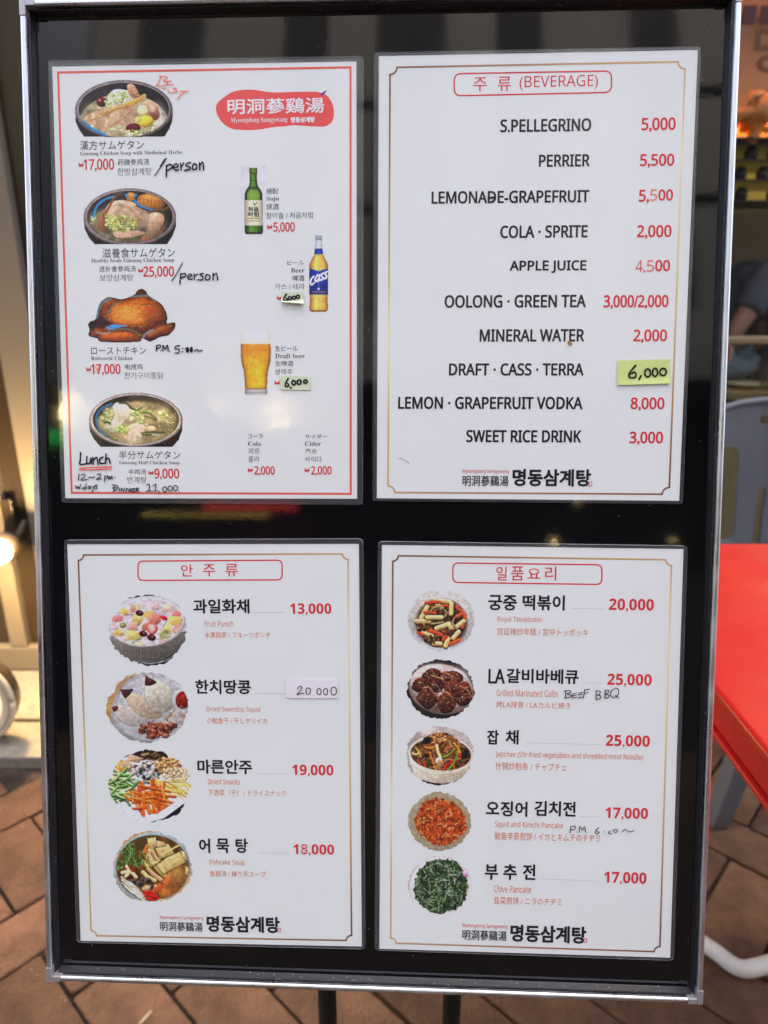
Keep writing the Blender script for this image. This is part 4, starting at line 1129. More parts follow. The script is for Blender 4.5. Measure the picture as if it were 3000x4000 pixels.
strokes(S1, '2', [[(1232, 150), (1225, 200), (1222, 240)], [(1228, 160), (1262, 150), (1275, 170), (1230, 190)], [(1290, 185), (1325, 170), (1310, 155), (1290, 175), (1300, 200), (1330, 198)], [(1345, 155), (1348, 205)], [(1348, 175), (1375, 155)], [(1425, 150), (1395, 160), (1420, 180), (1415, 205), (1375, 205)],
                  [(1455, 160), (1440, 185), (1455, 208), (1480, 195), (1480, 170), (1455, 160)], [(1510, 150), (1510, 205)], [(1510, 175), (1535, 150), (1545, 170), (1548, 210)]], 11, PEN)
strokes(S1, '2', [[(1022, 775), (1018, 820)], [(1020, 775), (1050, 768), (1052, 790), (1022, 800)], [(1058, 818)], [(1075, 820), (1078, 770), (1095, 805), (1115, 768), (1122, 820)], [(1133, 825)], [(1222, 775), (1185, 780), (1183, 803), (1215, 805), (1212, 835), (1180, 838)], [(1245, 800)], [(1243, 828)], [(1268, 800)],
                  ring(1288, 810, 9, 20), ring(1322, 808, 9, 20), [(1288, 795), (1288, 825)], [(1322, 795), (1322, 823)], [(1350, 822), (1370, 808), (1390, 822), (1415, 815)]], 10, PEN)
strokes(S1, '2', [[(365, 1700), (362, 1760), (360, 1800), (410, 1795)], [(420, 1735), (418, 1785), (445, 1790), (455, 1745), (458, 1790)], [(470, 1740), (475, 1800)], [(475, 1765), (505, 1740), (515, 1800)], [(560, 1735), (530, 1755), (535, 1790), (570, 1790)], [(585, 1710), (580, 1790)], [(582, 1765), (605, 1745), (620, 1790)]], 13, PEN)
strokes(S1, '2', [[(355, 1832), (500, 1825), (635, 1820)], [(355, 1848), (500, 1845), (630, 1840)]], 9, (222, 78, 66))
strokes(S1, '2', [[(352, 1885), (345, 1935)], [(372, 1890), (398, 1885), (400, 1905), (368, 1935), (420, 1930)], [(432, 1920), (450, 1908), (465, 1918), (485, 1905)], [(505, 1890), (530, 1882), (535, 1905), (500, 1930), (545, 1925)], [(572, 1900), (572, 1950)], [(572, 1905), (598, 1900), (595, 1920), (573, 1925)], [(610, 1930), (612, 1900), (625, 1925), (635, 1900), (640, 1928)], [(660, 1912)]], 8, PEN)
strokes(S1, '2', [[(322, 1985), (330, 2010), (342, 1990), (352, 2010), (365, 1975)], [(372, 2008)], [(400, 1995), (385, 2005), (395, 2018), (410, 2000)], [(412, 1965), (412, 2015)], [(445, 1985), (428, 2000), (440, 2012), (452, 1990), (455, 2012)], [(468, 1985), (478, 2005)], [(492, 1980), (475, 2015), (462, 2040)], [(512, 1978), (495, 1985), (508, 2000), (495, 2012)]], 8, PEN)
strokes(S1, '2', [[(655, 1978), (652, 2032)], [(638, 1978), (675, 1982), (692, 2005), (645, 2035)], [(640, 2005), (680, 2000)], [(700, 2010), (700, 2035)], [(715, 2035), (720, 2005), (738, 2035), (745, 2005)], [(758, 2035), (765, 2005), (785, 2035), (790, 2005)], [(835, 2008), (805, 2012), (800, 2035), (835, 2035)], [(805, 2022), (830, 2020)], [(845, 2035), (848, 2005), (868, 2010), (850, 2022), (872, 2038)]], 8, PEN)
strokes(S1, '2', [[(935, 1980), (960, 1972), (955, 2030)], [(932, 2032), (975, 2028)], [(990, 1985), (1015, 1972), (1010, 2030)], [(985, 2032), (1030, 2028)], [(1045, 2030), (1038, 2055)], ring(1092, 2015, 18, 22), ring(1138, 2008, 18, 22), ring(1185, 2005, 18, 24), [(1215, 2032)]], 8, PEN)
strokes(S1, '2', [[(497, 950), (500, 975), (518, 975), (522, 940)], [(505, 990), (520, 975)]], 6, (220, 120, 60), 'pen_mark')
strokes(S4, 'G', [[(665, 1105), (660, 1155)], [(650, 1105), (690, 1100), (700, 1115), (672, 1125), (705, 1135), (690, 1150), (655, 1155)], [(715, 1125), (712, 1152), (740, 1148)], [(715, 1125), (742, 1118)], [(714, 1138), (738, 1134)], [(755, 1120), (785, 1113)], [(752, 1133), (780, 1128)], [(748, 1155), (782, 1148)], [(800, 1095), (790, 1155)], [(798, 1097), (835, 1090)], [(795, 1122), (825, 1115)],
                  [(882, 1105), (882, 1165)], [(880, 1105), (910, 1105), (905, 1130), (885, 1132), (915, 1140), (910, 1158), (882, 1165)], [(948, 1098), (945, 1155)], [(948, 1098), (972, 1100), (965, 1122), (948, 1126), (975, 1135), (968, 1152), (946, 1156)], [(1025, 1082), (990, 1105), (990, 1140), (1015, 1150), (1042, 1125), (1040, 1092), (1025, 1082)], [(1018, 1135), (1045, 1155)]], 6, PEN)
strokes(S4, 'H', [[(795, 630), (790, 670)], [(795, 630), (822, 625), (820, 645), (793, 650)], [(838, 665)], [(850, 665), (855, 628), (870, 650), (885, 628), (890, 665)], [(902, 665)], [(978, 635), (955, 655), (960, 675), (980, 668), (962, 655)], [(1012, 655)], [(1012, 672)], [(1055, 655), (1040, 662), (1045, 675), (1060, 672)], ring(1085, 655, 12, 11), [(1130, 660), (1150, 645), (1172, 662), (1205, 655)]], 5, PEN)

# ------------------------------------------------------------------ price stickers
M_lime = mat('lime_paper', (0.58, 0.68, 0.24), 0.75, spec=.1, var=.06, scale=90)
M_pale = mat('pale_green_paper', (0.62, 0.68, 0.46), 0.75, spec=.1, var=.06, scale=90)
M_wht = mat('white_label_paper', (0.74, 0.70, 0.71), 0.75, spec=.1, var=.05, scale=90)
class Note:
    def __init__(s, S, z_, q_, m, label, curl=0.0):
        s.S = S
        c_ = sum(S.zx(z_, *p_, Z_NOTE) for p_ in q_) / 4
        s.c = c_; s.ang = 0
        s.o = thing('price_sticker', label, 'sticker', mtx=S.M @ Matrix.Translation((c_[0], c_[1], 0)))
        P4 = [S.zx(z_, *p_, Z_NOTE) - c_ for p_ in q_]
        V_, F_ = [], []
        n_ = 8
        for j in range(n_ + 1):
            for i in range(n_ + 1):
                a, b = i / n_, j / n_
                p_ = P4[0] * (1 - a) * (1 - b) + P4[1] * a * (1 - b) + P4[2] * a * b + P4[3] * (1 - a) * b
                V_.append((p_[0], p_[1], Z_NOTE + curl * max(0, b - .5) ** 2 * (1 + .5 * a)))
        for j in range(n_):
            for i in range(n_): F_.append((j * (n_ + 1) + i, (j + 1) * (n_ + 1) + i, (j + 1) * (n_ + 1) + i + 1, j * (n_ + 1) + i + 1))
        o_ = link('paper', mk('note', V_, F_), m, s.o)
        so = o_.modifiers.new('thick', 'SOLIDIFY'); so.thickness = .00015
        s.k = 0
        s.n_ = 0
    def zx(s, z_, x_, y_, h_): return s.S.zx(z_, x_, y_, h_) - s.c
    def nz(s):
        s.n_ += 1
        return s.n_ * 4e-7
def note(S, z_, q_, m, label, lines, w_, curl=0.0):
    N = Note(S, z_, q_, m, label, curl)
    strokes(N, z_, lines, w_, (26, 30, 26), 'handwriting', Z_NOTE + .0002 + curl * .12, N.o)
note(S1, '4', [(657, 307), (852, 312), (858, 418), (665, 400)], M_pale, 'small pale green sticker with a lifted edge next to the beer bottle', [[(705, 330), (682, 365), (690, 388), (715, 380), (700, 362)], ring(735, 365, 13, 13), ring(770, 360, 13, 13), ring(805, 352, 13, 13)], 14, .006)
note(S1, '4', [(650, 1033), (915, 1042), (917, 1158), (651, 1155)], M_pale, 'pale green sticker below the draft beer caption', [[(720, 1060), (698, 1100), (702, 1128), (725, 1120), (715, 1100)], [(742, 1138)], ring(768, 1095, 15, 19), ring(815, 1090, 17, 19), ring(870, 1085, 15, 14)], 15)
note(S2, '6', [(1227, 393), (1490, 387), (1490, 508), (1228, 516)], M_lime, 'lime green sticker on the beverage price list', [[(1318, 418), (1288, 455), (1290, 478), (1318, 475), (1315, 452), (1290, 460)], [(1345, 470), (1335, 488)], ring(1378, 455, 14, 20), ring(1415, 452, 13, 20), ring(1455, 450, 16, 18)], 8.5, .002)
note(S3, 'C', [(922, 1222), (1370, 1232), (1368, 1390), (922, 1388)], M_wht, 'white sticker with a handwritten price beside the dried squid', [[(1022, 1305), (1045, 1285), (1060, 1300), (1018, 1358), (1050, 1345), (1078, 1345)], ring(1115, 1325, 20, 28), [(1163, 1360)], ring(1208, 1330, 18, 26), ring(1265, 1330, 18, 28), ring(1335, 1325, 24, 35)], 7.5)

# ------------------------------------------------------------------ printed dish pictures, drawn point by point on a fine sheet
def vnoise(X, Y, s_, seed):
    r = np.random.RandomState(seed)
    G = r.rand(64, 64)
    x_ = X / s_; y_ = Y / s_
    i = np.floor(x_).astype(int); j = np.floor(y_).astype(int); fx = x_ - i; fy = y_ - j
    fx = fx * fx * (3 - 2 * fx); fy = fy * fy * (3 - 2 * fy)
    g = lambda a, b: G[a % 64, b % 64]
    return (g(i, j) * (1 - fx) + g(i + 1, j) * fx) * (1 - fy) + (g(i, j + 1) * (1 - fx) + g(i + 1, j + 1) * fx) * fy
class Cv:
    def __init__(s, z_, x0, y0, x1, y1, px=1.9, seed=1):
        st = px / ZR[z_][2]
        s.z = z_
        s.xs = np.arange(x0, x1 + st, st); s.ys = np.arange(y0, y1 + st, st)
        s.X, s.Y = np.meshgrid(s.xs, s.ys)
        s.st = st
        s.rgb = np.ones(s.X.shape + (3,)) * 235.0
        s.A = np.zeros(s.X.shape)
        s.clip = np.ones(s.X.shape)
        s.r = random.Random(seed); s.seed = seed; s.tex = 1.0
    def _put(s, m, col, g=None):
        m = (m * s.clip)[..., None]
        c_ = np.array(col, float)[None, None, :] * np.ones_like(s.rgb)
        if g is not None: c_ = c_ * g[..., None]
        s.rgb = s.rgb * (1 - m) + c_ * m
    def m_ell(s, cx, cy, rx, ry, rot=0, soft=1.2):
        a = math.radians(rot)
        x_ = (s.X - cx) * math.cos(a) + (s.Y - cy) * math.sin(a); y_ = -(s.X - cx) * math.sin(a) + (s.Y - cy) * math.cos(a)
        d = np.sqrt((x_ / rx) ** 2 + (y_ / ry) ** 2)
        return np.clip((1 - d) * min(rx, ry) / (soft * s.st) + .5, 0, 1), x_ / rx, y_ / ry
    def ell(s, cx, cy, rx, ry, col, rot=0, soft=1.2, sh=.25, a=1.0, rim=0.0):
        m, x_, y_ = s.m_ell(cx, cy, rx, ry, rot, soft)
        dx = (s.X - cx) / max(rx, ry); dy = (s.Y - cy) / max(rx, ry)
        g = 1 - sh * (.35 * dx + .8 * dy) - sh * .5 * np.clip(x_ ** 2 + y_ ** 2, 0, 1) ** 2 + sh * .25
        s._put(m * a, col, g)
        if rim: s._put(np.clip(m - s.m_ell(cx, cy, rx * (1 - rim), ry * (1 - rim), rot, soft)[0], 0, 1) * a, tuple(c_ * .7 for c_ in col))
    def m_poly(s, pts):
        n = len(pts); m = np.zeros(s.X.shape, bool)
        j = n - 1
        for i in range(n):
            xi, yi = pts[i]; xj, yj = pts[j]
            if yi != yj:
                m ^= ((yi > s.Y) != (yj > s.Y)) & (s.X < (xj - xi) * (s.Y - yi) / (yj - yi) + xi)
            j = i
        return m.astype(float)
    def poly(s, pts, col, sh=0.2, smooth=False, a=1.0):
        if smooth: pts = [tuple(p_) for p_ in catmull(list(pts) + [pts[0]], 5)[:-1]]
        P = np.array(pts); c_ = P.mean(0); r_ = np.ptp(P, axis=0).max() / 2 + 1e-6
        g = 1 - sh * (.3 * (s.X - c_[0]) / r_ + .8 * (s.Y - c_[1]) / r_)
        s._put(s.m_poly(pts) * a, col, g)
    def line(s, pts, w_, col, sh=.25, a=1.0, w2=None, smooth=True, soft=1.1):
        Q = catmull(pts, 5) if smooth and len(pts) > 2 else [np.array(p_, float) for p_ in pts]
        best = np.full(s.X.shape, 1e9); wd = np.full(s.X.shape, w_ / 2.0); n = len(Q)
        side = np.zeros(s.X.shape)
        for i in range(n - 1):
            d = Q[i + 1] - Q[i]; L2 = d @ d + 1e-9
            t = np.clip(((s.X - Q[i][0]) * d[0] + (s.Y - Q[i][1]) * d[1]) / L2, 0, 1)
            ex = s.X - (Q[i][0] + t * d[0]); ey = s.Y - (Q[i][1] + t * d[1])
            D = np.hypot(ex, ey)
            k = D < best
            best = np.where(k, D, best)
            side = np.where(k, ey, side)
            if w2 is not None: wd = np.where(k, (w_ + (w2 - w_) * (i + t) / (n - 1)) / 2, wd)
        m = np.clip((wd - best) / (soft * s.st) + .5, 0, 1)
        g = 1 - sh * side / (w_ / 2 + 1e-6) * .8
        s._put(m * a, col, g)
    def noise(s, sc_, amp, seed=0, m=None):
        n = vnoise(s.X, s.Y, sc_, s.seed * 31 + seed) - .5
        k = np.ones(s.X.shape) if m is None else m
        s.rgb = s.rgb * (1 + (n * 2 * amp * k * s.clip)[..., None])
    def jag(s, cx, cy, rx, ry, amp=.06, seed=0, p=2.0):
        th = np.arctan2((s.Y - cy) / ry, (s.X - cx) / rx)
        r_ = np.random.RandomState(seed + 5)
        T = np.linspace(-math.pi, math.pi, 91); v1 = r_.rand(91); v1[-1] = v1[0]
        T2 = np.linspace(-math.pi, math.pi, 14); v2 = r_.rand(14); v2[-1] = v2[0]
        R = 1 + amp * (np.interp(th, T, v1) - .6) + amp * 1.2 * (np.interp(th, T2, v2) - .6)
        d = (np.abs((s.X - cx) / rx) ** p + np.abs((s.Y - cy) / ry) ** p) ** (1 / p)
        return (d < R).astype(float)
    def rnd(s, c_, k=.12):
        f = 1 + s.r.uniform(-k, k)
        return tuple(min(255, x * f * (1 + s.r.uniform(-k, k) * .4)) for x in c_)
    def inside(s, cx, cy, rx, ry):
        while True:
            a, b = s.r.uniform(-1, 1), s.r.uniform(-1, 1)
            if a * a + b * b < 1: return cx + a * rx, cy + b * ry
    def build(s, S, label, alpha=None):
        A = s.A if alpha is None else alpha
        ok = A > .5
        H, W_ = s.X.shape
        cell = ok[:-1, :-1] & ok[1:, :-1] & ok[:-1, 1:] & ok[1:, 1:]
        idx = -np.ones((H, W_), int)
        use = np.zeros((H, W_), bool)
        use[:-1, :-1] |= cell; use[1:, :-1] |= cell; use[:-1, 1:] |= cell; use[1:, 1:] |= cell
        idx[use] = np.arange(use.sum())
        # pixel -> sheet plane in bulk
        o_ = ZR[s.z]; U = o_[0] + s.X[use] * o_[2]; V = o_[1] + s.Y[use] * o_[2]
        D = ((U - 1500) / FPX)[:, None] * AX[0] + ((V - 2000) / FPX)[:, None] * AX[1] + AX[2]
        k = ((BO + BZ * Z_PIC - CAM) @ BZ) / (D @ BZ)
        Q = CAM + k[:, None] * D - BO
        bx_ = Q @ BX - S.c[0]; by_ = Q @ BY - S.c[1]
        ca, sa = math.cos(-S.ang), math.sin(-S.ang)
        V3 = np.stack([bx_ * ca - by_ * sa, bx_ * sa + by_ * ca, np.full(len(bx_), Z_PIC)], 1)
        jj, ii = np.nonzero(cell)
        F = np.stack([idx[jj, ii], idx[jj + 1, ii], idx[jj + 1, ii + 1], idx[jj, ii + 1]], 1)
        me = bpy.data.meshes.new('dish_photo')
        me.vertices.add(len(V3)); me.vertices.foreach_set('co', V3.ravel().astype(np.float32))
        me.loops.add(F.size); me.loops.foreach_set('vertex_index', F.ravel().astype(np.int32))
        me.polygons.add(len(F)); me.polygons.foreach_set('loop_start', (np.arange(len(F)) * 4).astype(np.int32))
        me.update(calc_edges=True)
        s.noise(26, .06 * s.tex, 77); s.noise(11, .06 * s.tex, 76); s.noise(5, .06 * s.tex, 78)
        c_ = np.clip(s.rgb[use], 0, 255) / 255
        g_ = c_.mean(1, keepdims=True)
        c_ = np.clip(g_ + (c_ - g_) * .97, 0, 1)
        c_ = np.clip(.48 + (c_ - .52) * 1.22, .02, .95)
        l_ = np.where(c_ <= .04045, c_ / 12.92, ((c_ + .055) / 1.055) ** 2.4) * ALB
        col = np.ones((len(V3), 4)); col[:, :3] = np.clip(l_, 0, .85)
        at_ = me.color_attributes.new('Col', 'FLOAT_COLOR', 'POINT'); at_.data.foreach_set('color', col.ravel().astype(np.float32))
        o2 = link('dish_photo', me, M_paint, S.o)
        o2['label'] = label
        return o2
def onions(c, n, cx, cy, rx, ry, cols=((206, 214, 150), (176, 192, 104), (228, 230, 190), (140, 160, 78)), r0=8, r1=18):
    for i in range(n):
        x_, y_ = c.inside(cx, cy, rx, ry); r_ = c.r.uniform(r0, r1); k = c.r.uniform(.5, .9)
        cl_ = c.r.choice(cols)
        c.ell(x_, y_, r_, r_ * k, c.rnd(cl_), c.r.uniform(0, 180), sh=.2)
        c.ell(x_, y_, r_ * .55, r_ * k * .5, c.rnd((232, 232, 200)), 0, sh=0, a=.8)
BLUE = (58, 150, 204)

# 1 ginseng chicken soup with herbs
c = Cv('1', 312, 246, 1166, 738, seed=11)
rimm = c.m_ell(738, 505, 424, 258)[0]
bodym = c.m_poly([(315, 520), (320, 610), (345, 670), (392, 740), (1092, 740), (1136, 668), (1160, 600), (1163, 520)])
c.A = np.maximum(rimm, bodym)
c._put(np.ones(c.X.shape), (40, 34, 34)); c.noise(30, .25, 1)
c.ell(738, 505, 424, 256, (128, 116, 116), sh=.25); c.noise(14, .10, 2)
c.ell(738, 505, 400, 238, (172, 160, 160), sh=.1)
c.ell(738, 505, 390, 232, (52, 47, 47), sh=.25)
inn = c.m_ell(738, 510, 386, 232)[0]; c.clip = inn
c.ell(738, 650, 395, 285, (176, 162, 130), sh=.2); c.noise(60, .12, 3); c.noise(20, .08, 4)
c.ell(420, 560, 70, 120, (128, 122, 92), sh=.2, a=.6, soft=20); c.ell(1040, 600, 70, 120, (206, 200, 184), sh=.2, a=.8, soft=20)
onions(c, 36, 740, 640, 350, 80, r0=10, r1=24)
c.poly([(380, 590), (440, 540), (560, 500), (700, 480), (830, 490), (860, 540), (830, 610), (720, 640), (600, 665), (540, 690), (470, 640), (420, 620)], (206, 172, 138), .3, True)
c.noise(40, .14, 5); c.line([(440, 600), (560, 560), (640, 520)], 20, (176, 132, 96), a=.6); c.line([(640, 640), (720, 590), (800, 520)], 16, (160, 124, 92), a=.5); c.line([(575, 570), (590, 610), (580, 650)], 18, (232, 205, 170), a=.7)
c.poly([(600, 380), (650, 335), (720, 330), (790, 350), (820, 400), (780, 440), (660, 460), (600, 430)], (234, 220, 196), .25, True)
c.poly([(765, 300), (790, 280), (830, 300), (860, 350), (880, 400), (830, 410), (780, 370)], (196, 148, 116), .3, True)
for k in range(4): c.line([(790 + k * 18, 310 + k * 24), (830 + k * 14, 300 + k * 26)], 9, (226, 184, 150), a=.7)
c.poly([(900, 440), (960, 420), (1020, 470), (1050, 540), (1030, 590), (980, 570), (930, 510)], (190, 146, 122), .35, True)
c.ell(1000, 560, 40, 30, (140, 90, 70), 40); c.ell(985, 500, 26, 40, (216, 178, 152), -30)
c.line([(560, 545), (660, 500), (760, 478), (830, 455)], 26, (206, 158, 92)); c.line([(590, 520), (500, 560), (520, 600)], 12, (214, 168, 110))
c.line([(770, 465), (840, 435), (915, 385)], 52, (222, 172, 96), w2=34)
for k in range(7): c.line([(785 + k * 20, 445 - k * 9), (795 + k * 20, 470 - k * 11)], 5, (186, 130, 62), a=.6)
c.ell(548, 440, 47, 42, (92, 22, 30), 0, sh=.6); c.ell(530, 425, 12, 10, (210, 120, 120)); c.ell(565, 450, 16, 22, (62, 12, 20))
onions(c, 40, 690, 400, 95, 52, r0=10, r1=22); onions(c, 12, 620, 450, 50, 30, r0=10, r1=20)
c.ell(902, 514, 46, 52, (240, 214, 160), -30, sh=.35); c.ell(925, 605, 72, 52, (218, 184, 74), -8, sh=.45); c.ell(862, 590, 26, 26, (206, 200, 120))
c.ell(818, 664, 63, 42, (96, 22, 32), -5, sh=.6); c.line([(780, 650), (820, 640), (855, 655)], 7, (170, 90, 90), a=.7); c.line([(790, 690), (830, 694)], 6, (200, 150, 150), a=.6)
onions(c, 16, 860, 700, 150, 30, r0=10, r1=24)
c.clip = np.ones(c.X.shape)
c.line([(395, 612), (460, 668), (575, 722)], 20, BLUE, sh=.1)
c.noise(9, .05, 8)
c.build(S1, 'printed picture of a stone pot of chicken soup with jujubes and ginseng')

# 2 healthy ginseng chicken soup
c = Cv('1', 386, 1180, 1196, 1672, seed=12)
c.A = np.maximum(c.m_ell(790, 1432, 402, 250)[0], c.m_poly([(388, 1460), (400, 1545), (440, 1620), (486, 1672), (1112, 1672), (1160, 1600), (1190, 1520), (1192, 1450)]))
c.A *= (c.Y <= 1671)
c._put(np.ones(c.X.shape), (44, 38, 38)); c.noise(30, .25, 1)
c.ell(790, 1432, 402, 250, (140, 126, 126), sh=.25); c.ell(790, 1432, 382, 234, (168, 152, 150), sh=.1); c.ell(790, 1432, 370, 226, (66, 58, 54), sh=.2)
c.clip = c.m_ell(790, 1432, 366, 224)[0]
c.ell(770, 1500, 340, 190, (128, 116, 92), sh=.2, soft=10); c.noise(50, .15, 2); c.noise(15, .1, 3)
c.ell(700, 1235, 60, 24, (92, 72, 66), -10); c.ell(800, 1250, 40, 30, (204, 158, 92)); c.ell(795, 1272, 36, 22, (186, 128, 70), 10)
c.poly([(560, 1420), (600, 1330), (680, 1290), (800, 1300), (900, 1360), (960, 1420), (950, 1500), (860, 1530), (700, 1540), (600, 1510)], (196, 166, 138), .35, True)
c.noise(45, .12, 5); c.line([(700, 1320), (780, 1350), (850, 1420), (900, 1480)], 30, (166, 132, 106), a=.5); c.line([(640, 1320), (700, 1310)], 40, (222, 198, 172), a=.6)
c.ell(975, 1300, 122, 66, (184, 128, 66), 10, sh=.4)
for k in range(7): c.line([(880 + k * 32, 1262 + k * 6), (872 + k * 33, 1330 + k * 7)], 7, (142, 88, 40), a=.55)
c.ell(980, 1270, 70, 16, (226, 176, 108), 10, a=.5)
c.line([(860, 1330), (940, 1365), (1060, 1375), (1130, 1350)], 30, (112, 88, 66))
c.poly([(955, 1450), (960, 1410), (1010, 1392), (1070, 1410), (1088, 1460), (1060, 1520), (1010, 1580), (980, 1630), (930, 1640), (900, 1610), (940, 1560)], (186, 152, 122), .4, True)
c.ell(930, 1628, 46, 34, (150, 106, 78), 20); c.ell(1000, 1440, 22, 50, (226, 200, 170), 25, a=.6)
c.ell(1048, 1570, 30, 30, (132, 94, 70))
c.poly([(650, 1560), (760, 1545), (880, 1555), (925, 1572), (840, 1600), (740, 1615), (660, 1600)], (206, 172, 142), .35, True)
c.poly([(500, 1500), (540, 1400), (580, 1380), (590, 1480), (560, 1560), (520, 1540)], (162, 120, 86), .3, True)
c.line([(660, 1262), (620, 1330), (580, 1400)], 20, (150, 100, 62)); c.line([(560, 1400), (570, 1480), (565, 1560)], 16, (140, 92, 54))
onions(c, 90, 720, 1490, 150, 66, ((176, 190, 70), (150, 168, 52), (206, 214, 110), (104, 124, 40)), 9, 18); onions(c, 16, 620, 1450, 40, 50, ((190, 200, 100), (150, 168, 60)), 8, 16); onions(c, 8, 480, 1450, 30, 30, ((190, 196, 110), (150, 168, 80)), 8, 16)
c.clip = np.ones(c.X.shape)
c.line([(478, 1430), (500, 1350), (560, 1290), (640, 1258)], 20, BLUE, sh=.1, w2=16); c.line([(830, 1290), (880, 1335), (985, 1372)], 22, BLUE, sh=.1, w2=10); c.ell(762, 1246, 15, 13, BLUE); c.ell(840, 1248, 13, 14, BLUE)
c.noise(9, .05, 8)
c.build(S1, 'printed picture of a whole chicken in a stone pot with abalone')

# 3 roast chicken
c = Cv('2', 415, 272, 1194, 748, seed=13)
out = [(425, 590), (450, 560), (490, 545), (510, 460), (535, 400), (590, 358), (640, 356), (700, 370), (760, 362), (830, 330), (850, 300), (890, 280), (930, 300), (950, 335), (1000, 370), (1060, 410), (1100, 470), (1118, 540), (1110, 580), (1175, 570), (1187, 605), (1165, 650), (1120, 690), (1060, 700), (1000, 730), (960, 742), (915, 720), (890, 715), (860, 745), (550, 745), (510, 715), (450, 700), (428, 680), (440, 640)]
outp = [tuple(p_) for p_ in catmull(out + [out[0]], 3)[:-1]]
c.A = c.m_poly(outp)
c._put(np.ones(c.X.shape), (150, 74, 28)); c.noise(70, .25, 1); c.noise(22, .18, 2)
c.ell(850, 500, 260, 150, (206, 112, 44), -10, sh=.45, soft=40); c.ell(800, 520, 130, 60, (238, 160, 74), -8, sh=.1, soft=30, a=.85); c.ell(920, 420, 110, 50, (196, 104, 44), 10, soft=30, a=.7)
c.ell(560, 470, 60, 110, (126, 66, 28), 20, sh=.4, soft=14, a=.9); c.ell(600, 400, 40, 30, (190, 120, 60), soft=14, a=.7)
c.line([(505, 545), (560, 560), (620, 590)], 60, (64, 30, 16), a=.8, soft=8); c.ell(465, 600, 36, 46, (40, 18, 14), soft=6); c.ell(555, 600, 44, 26, (52, 26, 16), -20, soft=5)
c.ell(700, 690, 200, 66, (176, 92, 34), 6, sh=.5, soft=14); c.ell(720, 670, 110, 24, (222, 140, 62), 6, soft=14, a=.7); c.ell(470, 672, 50, 26, (150, 80, 36), 15, soft=6); c.ell(436, 660, 18, 26, (46, 22, 16))
c.line([(930, 710), (1020, 650), (1150, 600)], 84, (150, 78, 34), w2=50, soft=4); c.line([(960, 690), (1040, 645), (1130, 605)], 26, (208, 136, 70), soft=12, a=.8); c.line([(930, 725), (1020, 705), (1130, 670)], 18, (70, 34, 16), soft=8, a=.9); c.ell(1172, 600, 14, 30, (60, 30, 16))
c.line([(640, 610), (800, 620), (960, 600), (1100, 560)], 22, (84, 36, 14), soft=14, a=.8); c.ell(895, 310, 42, 30, (120, 78, 40), -10, soft=5); c.line([(830, 335), (900, 350), (1000, 380)], 14, (100, 56, 26), a=.6, soft=6)
for i in range(150):
    x_, y_ = c.inside(820, 520, 300, 170); c.ell(x_, y_, c.r.uniform(2, 6), c.r.uniform(2, 5), (66, 28, 12), a=.6)
for i in range(50):
    x_, y_ = c.inside(820, 500, 260, 130); c.ell(x_, y_, c.r.uniform(4, 12), c.r.uniform(2, 5), (250, 190, 110), c.r.uniform(-40, 20), a=.45, soft=4)
c.line(outp + [outp[0]], 60, (58, 24, 10), sh=0, a=.42, smooth=False, soft=14); c.line(outp + [outp[0]], 22, (44, 18, 8), sh=0, a=.6, smooth=False, soft=5)
c.line([(520, 560), (560, 640), (640, 650), (760, 640), (880, 660), (930, 640)], 20, (52, 22, 10), sh=0, a=.65, soft=8); c.ell(760, 480, 90, 40, (250, 186, 96), -12, sh=0, soft=26, a=.55); c.ell(980, 480, 60, 60, (176, 84, 34), 0, sh=.3, soft=24, a=.6)
SB = (108, 158, 178)
c.line([(505, 540), (525, 460), (560, 400), (630, 368)], 14, SB, sh=0, a=.8); c.line([(605, 490), (640, 430), (690, 400), (730, 388)], 16, (88, 132, 120), sh=0, a=.75, w2=8); c.line([(790, 352), (870, 345), (960, 350), (1010, 400)], 16, SB, sh=0, a=.8, w2=8)
c.line([(890, 420), (960, 415), (1040, 440), (1060, 460)], 12, (96, 104, 44), sh=0, a=.8); c.line([(940, 560), (990, 520), (1040, 510)], 10, (128, 116, 44), sh=0, a=.7)
c.poly([(590, 615), (640, 592), (770, 600), (680, 622), (610, 640)], (86, 164, 216), 0); c.line([(500, 660), (560, 672), (620, 655)], 10, (140, 180, 200), sh=0, a=.8); c.line([(640, 640), (740, 630), (830, 650), (885, 690)], 14, (122, 136, 90), sh=0, a=.8); c.line([(905, 705), (930, 670), (990, 640)], 14, (120, 172, 196), sh=0, a=.85)
c.noise(7, .07, 9)
c.build(S1, 'printed picture of a whole roast chicken touched up with blue pen')

# 4 half chicken soup
c = Cv('2', 428, 1178, 1254, 1652, seed=14)
c.A = np.maximum(c.m_ell(842, 1415, 406, 236)[0], c.m_poly([(434, 1440), (445, 1520), (480, 1590), (538, 1652), (1160, 1652), (1215, 1590), (1246, 1510), (1248, 1440)])) * (c.Y <= 1651)
c._put(np.ones(c.X.shape), (40, 38, 34)); c.noise(24, .3, 1); c.ell(470, 1540, 60, 80, (34, 52, 36), a=.6, soft=20); c.ell(1150, 1600, 60, 60, (80, 40, 34), a=.6, soft=20)
c.ell(842, 1415, 406, 235, (150, 134, 128), sh=.3); c.ell(842, 1415, 390, 224, (204, 190, 184), sh=.1); c.ell(842, 1413, 372, 212, (50, 46, 38), sh=.2)
c.clip = c.m_ell(842, 1415, 368, 212)[0]
c.ell(850, 1450, 350, 195, (158, 142, 100), sh=.15, soft=6); c.ell(1050, 1380, 160, 110, (134, 120, 92), a=.8, soft=30); c.noise(60, .14, 2); c.noise(18, .1, 3)
